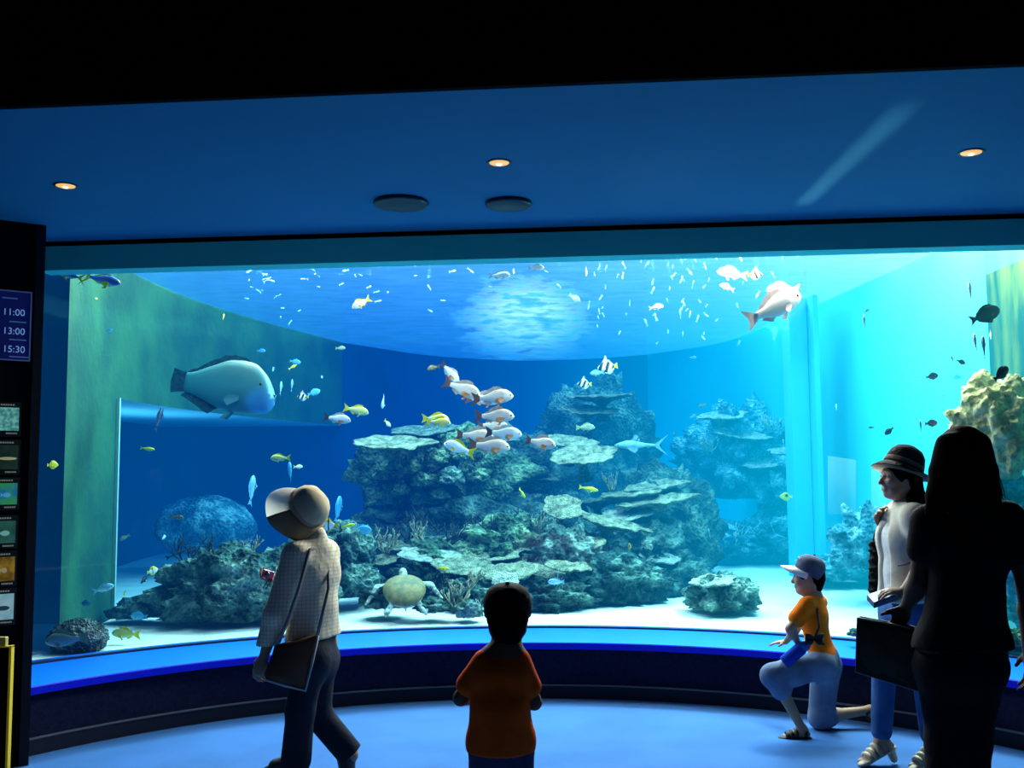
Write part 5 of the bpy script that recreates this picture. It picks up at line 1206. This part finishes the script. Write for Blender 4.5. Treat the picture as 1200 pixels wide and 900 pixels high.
# --- 3. the kneeling boy
def boy_kneeling():
    D = 6.04; J = lambda x, y, d=0: P(x, y, D+d)
    base = ground(J(955, 855)); base.z = 0; sc = .68
    t = person('boy in grey cap and orange T-shirt kneeling on one knee beside the ledge', base)
    fw = nrm((-.93, .36, 0))
    nk = J(954, 699, .02); chs = J(953, 722, .02); wst = J(958, 748, .02); pel = J(966, 772, .02)
    sL, sR = J(945, 709, -.10), J(960, 706, .15)
    eL, wL = J(926, 737, -.14), J(935, 753, -.10); eR, wR = J(932, 738, .30), J(921, 752, .42)
    hL, hR = J(962, 780, -.05), J(968, 780, .09)
    kL, aL = J(907, 792, -.10), V((J(940, 836, -.10).x, J(940, 836, -.10).y, .046)); kR, aR = V((J(962, 845, .1).x, D+.1, .068)), V((J(1020, 838, .13).x, D+.13, .10))
    hc = J(947, 677, .02); hf = nrm((-.95, .30, .03)); hu = V((0.02, 0, 1))
    s = SDF(); torso(s, pel, wst, chs, nk, sL, sR, fw, sc); head(s, hc, hf, hu, sc*1.24, nk)
    arm(s, sL, eL, wL, sc*1.05, .015); arm(s, sR, eR, wR, sc*1.05, .015); leg(s, hL, kL, aL, sc); leg(s, hR, kR, aR, sc)
    hand(s, wL, (-.2, 0, -1), (-1, .1, .2), .9, sc, (-.4, -1, 0)); hand(s, wR, (-1, .25, -.12), (0, 0, -1), .25, sc, (.1, -1, .1))
    foot(s, aL, (-1, .1, 0), sc); foot(s, aR, (.75, .1, -.65), sc, (.65, 0, .75))
    obj('body', s.mesh(.0056, base), pm('skin_mid', (.42, .24, .16), .6, .25, var=.12, vscale=14), t); eyes(t, hc, hf, hu, sc*1.24, base)
    s = SDF(); torso(s, pel, wst, chs, nk-V((0, 0, .02)), sL, sR, fw, sc, .013, .04)
    for a, b in ((sL, eL), (sR, eR)): s.cone(a, V(a).lerp(b, .55), .045, .052, .02)
    s.cone(nk-V((0, 0, .03)), nk, .044, .041, .015)
    s.clip(J(962, 769), (-.25, 0, -1))
    cloth('t_shirt', s, .006, clothmat('bright_orange_jersey', (.95, .20, .01), (.85, .16, .01), bump=.3, bs=9), t, base)
    s = SDF(); s.cone(hL, hR, .085, .085, .03); s.cone(V(hL).lerp(hR, .5), pel, .098, .096, .03, (fw, .9))
    s.cone(hL, V(hL).lerp(kL, .6), .080, .078, .03); s.cone(V(hL).lerp(kL, .6), kL+V((-.01, 0, 0)), .078, .070, .03); s.cone(kL, V(kL).lerp(aL, .25), .068, .062, .02)
    s.cone(hR, kR, .086, .072, .03); s.cone(kR, V(kR).lerp(aR, .15), .070, .064, .02)
    s.clip((0, 0, .004), (0, 0, -1))
    cloth('shorts', s, .0065, clothmat('pale_denim', (.17, .22, .32), (.11, .15, .24), bump=.45, bs=9), t, base)
    sm = pm('black_sandal', (.012, .012, .014), .6, .3)
    shoe(t, aL, (-1, .1, 0), sc*1.12, sm, base, name='sandal', strap=True); shoe(t, aR, (.75, .1, -.65), sc, sm, base, (.65, 0, .75), name='sandal', strap=True)
    k = sc*1.24; up = nrm(hu); sd = hf.cross(up)
    s = SDF(); s.ell(hc+(hf*-.012+up*.022)*k, (hf, sd, up), (.103*k, .083*k, .102*k), .02); s.cone(hc-hf*.05*k-up*.02*k, hc-hf*.055*k-up*.06*k, .056*k, .042*k, .03)
    s.ell(hc+hf*.115*k-up*.055*k, (hf, sd, up), (.088*k, .085*k, .085*k), .015, sub=True)
    for g in (1, -1): s.ell(hc+hf*-.005*k+sd*g*.085*k-up*.02*k, (hf, sd, up), (.03*k, .025*k, .04*k), .01, sub=True)
    cloth('hair', s, .0055, MATS['black_hair'], t, base)
    # cap tilted back
    ax = nrm(up*.93-hf*.28); cf = nrm(hf-ax*hf.dot(ax)); c0 = hc+up*.062*k-hf*.014*k; m = MB()
    gm = clothmat('grey_cap', (.10, .12, .19), (.07, .085, .14))
    m.lathe([(.100*k, -.030*k), (.103*k, .0), (.100*k, .03*k), (.087*k, .065*k), (.055*k, .088*k), (.010*k, .097*k), (.001, .097*k)], c0, ax, 36, lambda j, r, z, w: (r, z-(.030*k*max(0, -math.cos(w)) if j < 2 else 0)), cf)
    cp = obj('cap', m.mesh(off=base), gm, t)
    sd = cf.cross(ax); vs = []; n = 19
    for i in range(n):
        w = math.pi*(i/(n-1)-.5); cw = max(math.cos(w), 0); a_ = math.sin(w)*.100*k
        for q in (0, .35, .7, 1):
            vs.append(c0+sd*a_*(1-.12*q)+cf*(cw*.098*k+q*.095*k*cw**.5)+ax*(-.018*k-.028*k*q-.02*k*math.sin(w)**2*(.3+.7*q)))
    me = pyd([v-base for v in vs], [(i*4+j, i*4+j+1, i*4+j+5, i*4+j+4) for i in range(n-1) for j in (0, 1, 2)]); o = obj('cap_brim', me, clothmat('white_brim', (.75, .76, .78)), cp); o['label'] = 'white cap brim'
    md = o.modifiers.new('solid', 'SOLIDIFY'); md.thickness = .004
    m = MB(); m.lathe([(.008*k, 0), (.010*k, .003), (.006*k, .007), (.001, .008)], c0+ax*.097*k, ax, 14); obj('cap_button', m.mesh(off=base), gm, cp)
    m = MB()                                   # white embroidery on the front panel
    for i in range(4):
        w = .12+(i-1.5)*.16-.45; p0 = c0+(cf*math.cos(w)+sd*math.sin(w))*.098*k+ax*.035*k; m.tube([p0, p0+ax*.022*k-cf*.004*k+sd*.006*k], .0022, 6)
    obj('embroidery', m.mesh(off=base), MATS['white_brim'], cp)
    # bottle in a blue sleeve with a black bow strap
    b0, b1 = J(918, 777, -.13), J(948, 752, -.15); ax = nrm(b1-b0); L = (b1-b0).length
    b = thing('drink_bottle', 'bottle in blue sleeve with black strap under the arm of kneeling boy', 'bottle', b0)
    m = MB(); m.lathe([(.001, 0), (.030, .002), (.036, .012), (.037, L*.7), (.034, L*.72), (.001, L*.72)], V(), ax, 28); obj('sleeve', m.mesh(), clothmat('blue_sleeve', (.012, .05, .42)), b)
    m = MB(); m.lathe([(.032, L*.70), (.033, L*.86), (.024, L*.94), (.020, L), (.001, L)], V(), ax, 24); obj('lid', m.mesh(), pm('bottle_lid', (.02, .07, .35), .4, .4), b)
    m = MB(); c = b1-b0+V((.02, -.03, .02))
    for g in ((-1, .5), (-1, -.55), (1, .55), (1, -.6)): m.tube([c, c+V((g[0]*.022, -.012, g[1]*.034)), c+V((g[0]*.046, -.008, g[1]*.040)), c+V((g[0]*.042, .0, g[1]*.014)), c], [.006, .012, .013, .012, .006], 8)
    m.tube([c, c+V((.04, .03, .06)), c+V((.05, .09, .16))], .006, 6); obj('strap_bow', m.mesh(), pm('strap_black', (.02, .02, .02)), b)
boy_kneeling()

# --- 4. the woman in the dark hat
def woman_hat():
    D = 5.42; J = lambda x, y, d=0: P(x, y, D+d)
    base = ground(J(1055, 890)); base.z = 0; sc = 1.0
    t = person('woman in dark brimmed hat and beige vest standing in profile facing left', base)
    fw = nrm((-.97, -.18, 0))
    nk = J(1063, 594, .02); chs = J(1059, 632, .02); wst = J(1058, 672, 0); pel = J(1060, 708, 0)
    sL, sR = J(1073, 607, -.16), J(1054, 602, .17)
    eL, wL = J(1082, 664, -.17), J(1058, 694, -.20); eR, wR = J(1035, 650, .20), J(1037, 619, .10)
    hL, hR = J(1066, 716, -.08), J(1052, 716, .08)
    kL, aL = J(1083, 790, -.12), V((J(1092, 868, -.1).x, D-.1, .118)); kR, aR = J(1036, 786, .0), V((J(1031, 866).x, D-.02, .118))
    hc = J(1053, 560, .02); hf = nrm((-.98, -.10, .06)); hu = V((.06, 0, 1))
    s = SDF(); torso(s, pel, wst, chs, nk, sL, sR, fw, sc*.95); head(s, hc, hf, hu, sc*.96, nk)
    arm(s, sL, eL, wL, sc*.92); arm(s, sR, eR, wR, sc*.92); leg(s, hL, kL, aL, sc*.92); leg(s, hR, kR, aR, sc*.92)
    hand(s, wL, (-1, -.1, .1), (0, .3, -.9), .7, sc*.9, (.1, -1, .2)); hand(s, wR, (-.4, -.1, .9), (.2, -1, .1), 1.35, sc, (1, .1, .3))
    foot(s, aL, (-.9, -.25, -.35), sc*.92, (-.3, 0, 1)); foot(s, aR, (-.9, -.2, -.35), sc*.92, (-.3, 0, 1))
    obj('body', s.mesh(.0068, base), pm('skin_mid', (.42, .24, .16), .6, .25, var=.12, vscale=14), t); eyes(t, hc, hf, hu, sc*.96, base)
    s = SDF(); torso(s, pel, wst, chs, nk-V((0, 0, .045)), sL, sR, fw, sc*.95, .008); s.clip(J(1058, 705), (0, 0, -1))
    cloth('camisole', s, .007, clothmat('white_jersey', (.75, .74, .70)), t, base)
    # printed lace panel on the chest
    # open vest: left and right fronts
    s = SDF(); torso(s, V(pel)+V((0, 0, .02)), wst, chs, nk-V((0, 0, .02)), sL, sR, fw, sc*.95, .030)
    for a, b in ((sL, eL), (sR, eR)): s.cone(a, V(a).lerp(b, .25), .066, .062, .03)
    c = J(1046, 640, .0)
    for z0, w in ((606, .034), (640, .045), (680, .040), (715, .05)): pass
    s.cone(V(chs)+fw*.13+V((0, 0, .13)), V(pel)+fw*.16+V((0, 0, -.1)), .048, .070, .02, sub=True)
    s.clip(J(1058, 702), (.1, 0, -1))
    cloth('vest', s, .007, clothmat('beige_linen', (.66, .60, .48), (.54, .48, .37), bump=.4, bs=9), t, base)
    m = MB(); p = J(1062, 668, -.225); m.tube([J(1052, 663, -.20), J(1062, 661, -.215), J(1070, 658, -.21)], .004, 6); obj('vest_pocket', m.mesh(off=base), pm('pocket_seam', (.12, .10, .08), .8), t)
    s = SDF(); s.cone(hL, hR, .098, .098, .03); s.cone(V(hL).lerp(hR, .5), V(pel)+V((0, 0, .03)), .11, .108, .03, (fw, .85))
    for h, k, a in ((hL, kL, aL), (hR, kR, aR)): s.cone(h, k, .086, .062, .03); s.cone(k, V(k).lerp(a, .86), .062, .052, .02)
    cloth('jeans', s, .007, clothmat('blue_jeans', (.05, .12, .30), (.03, .08, .22), bump=.3), t, base)
    sm = pm('beige_sandal', (.50, .40, .28), .5, .3)
    for a in (aL, aR): shoe(t, a, (-.9, -.22, -.35), sc*.92, sm, base, (-.3, 0, 1), name='sandal', heel=.065, strap=True)
    k = sc*.96; up = nrm(V(hu)-hf*V(hu).dot(hf)); sd = hf.cross(up)
    s = SDF(); s.ell(hc+(hf*-.014+up*.024)*k, (hf, sd, up), (.104*k, .084*k, .104*k), .02)
    s.ell(hc+hf*.105*k-up*.05*k, (hf, sd, up), (.090*k, .088*k, .10*k), .015, sub=True)
    s.cone(hc-hf*.05*k, J(1074, 590, 0), .070, .055, .04); s.cone(J(1074, 588, -.02), J(1083, 612, -.05), .05, .035, .03); s.cone(J(1068, 585, -.07), J(1064, 612, -.13), .026, .014, .02); s.cone(J(1062, 585, .09), J(1054, 612, .10), .022, .012, .02)
    cloth('hair', s, .0065, MATS['black_hair'], t, base)
    ax = nrm((.42, .10, .88)); c0 = hc+up*.050*k+V((.020, 0, 0)); dk = clothmat('dark_straw', (.040, .026, .024), (.024, .016, .015), bump=.5, bs=60); m = MB(); fu = V((-.9, 0, .42))
    m.lathe([(.098, -.005), (.103, .015), (.100, .048), (.090, .084), (.068, .112), (.036, .127), (.002, .131)], c0, ax, 40); ht = obj('brimmed_hat', m.mesh(off=base), dk, t)
    m = MB(); m.lathe([(.101, .006), (.120, -.008), (.138, -.026), (.150, -.044), (.152, -.048), (.148, -.047)], c0, ax, 48, lambda j, r, z, w: (r*(1+.04*max(0, math.cos(w))), z*(1-.9*max(0, math.cos(w))-.35*abs(math.sin(w))))); obj('brim', m.mesh(off=base), dk, ht)
    m = MB(); m.lathe([(.150, -.051), (.138, -.032), (.120, -.014), (.098, -.002)], c0, ax, 48, lambda j, r, z, w: (r*(1+.04*max(0, math.cos(w))), z*(1-.9*max(0, math.cos(w))-.35*abs(math.sin(w))))); o = obj('brim_lining', m.mesh(off=base), clothmat('beige_lining', (.36, .27, .18)), ht); o['label'] = 'beige underside of the brim'
    m = MB(); m.lathe([(.1030, .012), (.1055, .014), (.1040, .032), (.1010, .036)], c0, ax, 40); obj('hat_band', m.mesh(off=base), clothmat('beige_band', (.22, .16, .12)), ht)
    # black ruffled bag on the far forearm
    b0 = J(1026, 640, .22); bg = thing('ruffled_bag', 'black ruffled handbag hanging from forearm of woman in beige vest', 'bag', b0); s = SDF()
    s.cone(J(1027, 640, .22), J(1026, 690, .22), .040, .046, .03, ((1, 0, 0), .8))
    for i in range(7):
        y = 638+i*9
        for j in range(5): a = j*1.25+i*.6; s.ell(J(1026+math.sin(a)*5, y+random.uniform(-2, 2), .22+math.cos(a)*.04), ((1, 0, 0), (0, 1, 0), (0, 0, 1)), (.018, .022, .012), .008)
    obj('pouch', s.mesh(.006, b0), clothmat('black_ruffle', (.008, .008, .010)), bg)
    m = MB(); m.tube([J(1022, 640, .20), J(1025, 624, .19), J(1034, 640, .21), J(1037, 652, .25), J(1032, 646, .25)], .006, 8); obj('handle', m.mesh(off=b0), MATS['black_ruffle'], bg)
    # folder in her near hand
    b0 = J(1040, 701, -.22); fo = thing('folder', 'dark blue flat folder held level by woman in beige vest', 'folder', b0); m = MB()
    a, b = J(1024, 706, -.22)-b0, J(1058, 694, -.22)-b0; th = V((0, 0, -.030)); dp = V((.02, .16, .02))
    m.add([a, b, b+dp, a+dp, a+th, b+th, b+dp+th, a+dp+th], [(0, 1, 2, 3), (7, 6, 5, 4), (0, 4, 5, 1), (1, 5, 6, 2), (2, 6, 7, 3), (3, 7, 4, 0)]); bevel(obj('cover', m.mesh(False), pm('folder_blue', (.015, .03, .10), .5), fo), .003)
    m = MB(); a2, b2 = a+V((.004, -.001, -.006)), b+V((-.004, -.001, -.006)); t2 = V((0, 0, -.018)); m.add([a2, b2, b2+dp*.9, a2+dp*.9, a2+t2, b2+t2, b2+dp*.9+t2, a2+dp*.9+t2], [(0, 1, 2, 3), (7, 6, 5, 4), (0, 4, 5, 1), (1, 5, 6, 2), (2, 6, 7, 3), (3, 7, 4, 0)]); obj('pages', m.mesh(False), pm('folder_pages', (.10, .13, .24), .8), fo)
woman_hat()

# --- 5. the silhouetted woman with the tote bag
def woman_dark():
    D = 4.0; J = lambda x, y, d=0: P(x, y, D+d)
    base = ground(J(1120, 1005)); base.z = 0; sc = 1.0
    t = person('dark silhouetted woman with shoulder-length hair seen from behind at right', base)
    fw = nrm((-.35, .93, 0))
    nk = J(1134, 590, .02); chs = J(1133, 645, .02); wst = J(1132, 700, 0); pel = J(1128, 760, 0)
    sL, sR = J(1086, 612, .03), J(1182, 608, .0)
    eL, wL = J(1077, 682, .05), J(1062, 712, .16); eR, wR = J(1204, 690, .0), J(1206, 765, .08)
    hL, hR = J(1103, 780, .01), J(1148, 780, -.01); kL, kR = J(1108, 868, .05), J(1138, 868, .02); aL, aR = V((P(1102, 978, D).x, D+.02, .062)), V((P(1134, 978, D).x, D, .062))
    hc = J(1124, 540, .03); hf = nrm((-.45, .88, .05)); hu = V((0, 0, 1))
    s = SDF(); torso(s, pel, wst, chs, nk, sL, sR, fw, sc); head(s, hc, hf, hu, sc*.98, nk)
    arm(s, sL, eL, wL, sc); arm(s, sR, eR, wR, sc); leg(s, hL, kL, aL, sc); leg(s, hR, kR, aR, sc)
    hand(s, wL, (-.35, .3, -.85), (-.2, .9, .1), 1.0, sc, (-.8, -.2, .4)); hand(s, wR, (.05, .15, -1), (-.9, .1, 0), .45, sc, (-.2, .9, .2))
    foot(s, aL, (-.35, .93, 0), sc); foot(s, aR, (-.2, .97, 0), sc)
    obj('body', s.mesh(.0068, base), pm('skin_deep_shade', (.06, .032, .022), .7, .15), t); eyes(t, hc, hf, hu, sc*.98, base)  # skin colour darkened to hold the shade she stands in
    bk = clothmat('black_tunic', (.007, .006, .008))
    s = SDF(); torso(s, pel, wst, chs, nk-V((0, 0, .03)), sL, sR, fw, sc, .022); s.cone(wst, pel, .150, .175, .05, (fw, .75))
    for a, b in ((sL, eL), (sR, eR)): s.cone(a, V(a).lerp(b, .45), .062, .064, .03)
    s.cone(nk-V((0, 0, .05)), nk-V((0, 0, .01)), .065, .06, .02)
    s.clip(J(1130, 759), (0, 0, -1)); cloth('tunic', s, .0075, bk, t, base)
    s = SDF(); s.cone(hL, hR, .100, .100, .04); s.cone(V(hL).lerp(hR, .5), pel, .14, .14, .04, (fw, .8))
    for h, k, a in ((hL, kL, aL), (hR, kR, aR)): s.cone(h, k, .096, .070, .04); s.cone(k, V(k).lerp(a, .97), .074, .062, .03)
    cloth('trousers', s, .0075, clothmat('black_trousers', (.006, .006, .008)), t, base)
    for a, d in ((aL, (-.35, .93, 0)), (aR, (-.2, .97, 0))): shoe(t, a, d, sc, pm('dark_shoe', (.02, .018, .018)), base)
    up = nrm(hu); sd = hf.cross(up)
    s = SDF(); s.ell(hc+(hf*-.016+up*.028), (hf, sd, up), (.106, .094, .112), .02)
    s.ell(hc+hf*.115-up*.04, (hf, sd, up), (.085, .080, .10), .015, sub=True)
    s.cone(J(1126, 540, -.03), J(1133, 585, -.05), .098, .098, .04, (fw, .8))
    for i in range(15):
        a = -1.35+2.7*i/14; x = 1129+math.sin(a)*31; d = -.06*math.cos(a)
        s.cone(J(1127+(x-1127)*.72, 520, d*.8), J(x, 552, d), .024, .026, .03); s.cone(J(x, 552, d), J(x+7*math.sin(a), 580, d-.02), .026, .022, .02); s.cone(J(x+6*math.sin(a), 580, d-.02), J(x+(13+4*math.sin(i*2.3))*math.sin(a), 598+5*math.cos(i*1.7), d-.025), .022, .008, .012)
    cloth('hair', s, .0065, MATS['black_hair'], t, base)
    m = MB(); rg = random.Random(3)                # loose strands
    for i in range(26):
        a = rg.uniform(-1.5, 1.5); x = 1131+math.sin(a)*34
        m.tube([J(x, 530+rg.uniform(-10, 30), -.05*math.cos(a)), J(x+8*math.sin(a)*rg.uniform(.6, 1.6), 575, -.05*math.cos(a)-.02), J(x+rg.uniform(6, 24)*math.sin(a), 590+rg.uniform(-8, 8), -.03)], [.0025, .002, .0008], 5)
    obj('loose_strands', m.mesh(off=base), MATS['black_hair'], t)
    # tote bag
    b0 = J(1052, 770, .12); bg = thing('tote_bag', 'large dark olive tote bag hanging from hand of the silhouetted woman', 'bag', b0)
    q = [J(1005, 724, .20), J(1098, 742, .06), J(1094, 815, .06), J(1003, 787, .20)]
    n = nrm((q[1]-q[0]).cross(q[3]-q[0])); n = -n if n.y < 0 else n
    m = MB(); th = n*.11; ins = lambda v: v.lerp(sum(q, V())/4, .0)
    f = [ins(v)-n*.0 for v in q]; r = [v+th*(.35 if i < 2 else 1) for i, v in enumerate(q)]
    ns = 8; vs = []
    def gp(u, v, back):
        A = (q[0].lerp(q[1], u)).lerp(q[3].lerp(q[2], u), v); dep = .5*(1-math.cos(math.pi*min(1, v*1.3)))*.5+.5
        bul = math.sin(math.pi*u)*math.sin(math.pi*v)*.018+.006*mnoise.noise(V((u*4, v*4, back)))
        return A+n*(bul*-1 if not back else .10*dep+bul)
    for back in (0, 1):
        for j in range(ns+1):
            for i in range(ns+1): vs.append(gp(i/ns, j/ns, back))
    g = lambda b, i, j: b*(ns+1)**2+j*(ns+1)+i
    fs = [(g(0, i, j), g(0, i, j+1), g(0, i+1, j+1), g(0, i+1, j)) for i in range(ns) for j in range(ns)]+[(g(1, i, j), g(1, i+1, j), g(1, i+1, j+1), g(1, i, j+1)) for i in range(ns) for j in range(ns)]
    for i in range(ns):
        fs += [(g(0, i, ns), g(1, i, ns), g(1, i+1, ns), g(0, i+1, ns)), (g(0, 0, i), g(1, 0, i), g(1, 0, i+1), g(0, 0, i+1)), (g(0, ns, i), g(0, ns, i+1), g(1, ns, i+1), g(1, ns, i))]
    o = obj('pouch', pyd([v-b0 for v in vs], fs), clothmat('olive_canvas', (.045, .040, .028), (.030, .026, .018)), bg); md = o.modifiers.new('solid', 'SOLIDIFY'); md.thickness = .004
    m = MB(); m.tube([gp(i/12, 0, 0) for i in range(13)], .004, 6); m.tube([gp(i/12, 0, 1) for i in range(13)], .004, 6); m.tube([gp(0, i/8, 0) for i in range(9)], .004, 6); m.tube([gp(i/12, 1, 0) for i in range(13)], .004, 6); obj('piping', m.mesh(off=b0), pm('tote_edge', (.06, .06, .05), .5), bg)
    m = MB(); m.add([v-n*.004 for v in (gp(0, .76, 0), gp(1, .76, 0), gp(1, 1, 0), gp(0, 1, 0))], [(0, 3, 2, 1)]); obj('bottom_panel', m.mesh(False, b0), pm('tote_bottom', (.008, .007, .007), .6), bg)
    for bk_ in (0, 1):
        m = MB(); w = V(wL)+V((-.02, .02, -.075)); a, b = gp(.38, .02, bk_), gp(.72, .02, bk_)
        m.tube([a, a.lerp(w, .55)+V((-.012, 0, 0)), w+V((0, 0, .0)), b.lerp(w, .55)+V((.012, 0, 0)), b], .009, 8); obj('handle', m.mesh(off=b0), pm('tote_handle', (.010, .009, .009), .6), bg)
woman_dark()
# ------------------------------------------------------------------ light, world, camera
def area(name, loc, target, sx, sy, power, col):
    l = bpy.data.lights.new(name, 'AREA'); l.shape = 'RECTANGLE'; l.size = sx; l.size_y = sy; l.energy = power; l.color = col
    o = bpy.data.objects.new(name, l); C.objects.link(o); o.location = loc
    o.rotation_euler = (V(target)-V(loc)).to_track_quat('-Z', 'Y').to_euler(); return o
area('room_fill_row', (.6, 9.0, 3.85), (.1, 5.6, .4), 4.6, .5, 900, (1, .97, .9))  # added fill above the water, lights floor and visitors
area('room_fill_right', (2.5, 8.3, 3.75), (-.9, 5.2, .9), .8, .5, 420, (1, .97, .88))  # added fill for the back of the woman in the beige hat
area('room_fill_left', (-2.2, 8.3, 3.75), (1.0, 5.6, .6), .8, .5, 300, (1, .97, .9))  # added fill for the kneeling boy and the hatted woman
area('tank_fill_right', (1.9, 11.5, 5.4), (1.6, 8.0, .3), 2.5, 1.6, 900, (.85, 1, 1))  # added in place of daylight entering the right of the tank
area('tank_fill_left', (-1.4, 11.0, 5.4), (-1.5, 8.0, .3), 2.0, 1.6, 650, (.7, .92, 1))  # added in place of daylight over the left of the tank
area('recess_fill', (-4.0, 9.8, 1.72), (-3.9, 10.0, 3), .8, 2.6, 26, (.5, .85, 1))  # added underneath to brighten the recess ceiling
area('coral_rock_fill', (2.9, 7.6, 4.3), (3.5, 6.7, 1.4), .8, .8, 330, (1, .95, .72))  # added to brighten the yellowish coral rock
area('front_fill_left', (-2.3, 6.9, 3.29), (-2.2, 8.6, 1.8), 1.4, .12, 22, (.9, 1, 1))  # added out of view behind the lintel, lights fish from the front
area('front_fill_middle', (.05, 7.86, 3.29), (.1, 9.4, 1.6), 2.6, .12, 48, (1, .98, .94))  # added front fill for the school and the reef
area('front_fill_right', (2.3, 6.95, 3.29), (2.4, 8.6, 2.2), 1.4, .12, 80, (.95, 1, .96))  # added front fill for the bright fish at right
def spot(name, loc, target, ang, power, col):
    l = bpy.data.lights.new(name, 'SPOT'); l.energy = power; l.color = col; l.spot_size = math.radians(ang); l.spot_blend = 1; l.shadow_soft_size = .01
    o = bpy.data.objects.new(name, l); C.objects.link(o); o.location = loc; o.rotation_euler = (V(target)-V(loc)).to_track_quat('-Z', 'Y').to_euler()
for i in range(11):                            # added narrow spots throw the caustic streak on the ceiling
    yy = 3.85+1.25*i/10; spot('ceiling_glow_spot', (2.0, 9.0, .8), (1.50, yy, 2.87), 1.7, 330, (.5, 1, .9))
spot('ceiling_glow_spot', (.55, 8.2, .65), (.70, 4.8, 2.87), 8, 35, (.5, .9, 1))  # added spot for a faint glow on the ceiling
w = bpy.data.worlds.new('sky'); bpy.context.scene.world = w; w.use_nodes = True; nt = w.node_tree; nt.nodes.clear()
out = N(nt, 'ShaderNodeOutputWorld'); bg = N(nt, 'ShaderNodeBackground'); nt.links.new(bg.outputs[0], out.inputs[0])
tc = N(nt, 'ShaderNodeTexCoord'); sx = N(nt, 'ShaderNodeSeparateXYZ'); nt.links.new(tc.outputs['Generated'], sx.inputs[0])
mr = N(nt, 'ShaderNodeMapRange'); nt.links.new(sx.outputs['X'], mr.inputs[0]); mr.inputs[1].default_value = -.45; mr.inputs[2].default_value = .45
rp = N(nt, 'ShaderNodeValToRGB'); nt.links.new(mr.outputs[0], rp.inputs[0])
e = rp.color_ramp.elements
e[0].position = 0; e[0].color = (.06, .42, 1.2, 1); e[1].position = 1; e[1].color = (1.1, 1.5, 1.5, 1)
for pos, c in ((.5, (.12, .60, 1.5, 1)), (.72, (.3, 1.0, 1.5, 1))): x = e.new(pos); x.color = c
nt.links.new(rp.outputs[0], bg.inputs[0]); bg.inputs[1].default_value = 1.25
cd = bpy.data.cameras.new('camera'); co = bpy.data.objects.new('camera', cd); C.objects.link(co)
cd.sensor_width = 36; cd.lens = 36*F/1200; cd.clip_start = .05; cd.clip_end = 200
co.matrix_world = Matrix(((r_.x, u_.x, -f_.x, CAM.x), (r_.y, u_.y, -f_.y, CAM.y), (r_.z, u_.z, -f_.z, CAM.z), (0, 0, 0, 1)))
sc = bpy.context.scene; sc.camera = co
sc.view_settings.view_transform = 'Standard'; sc.view_settings.look = 'None'
sc.cycles.use_denoising = True
sc.cycles.max_bounces = 8; sc.cycles.transparent_max_bounces = 16; sc.cycles.diffuse_bounces = 3; sc.cycles.glossy_bounces = 3; sc.cycles.volume_bounces = 0
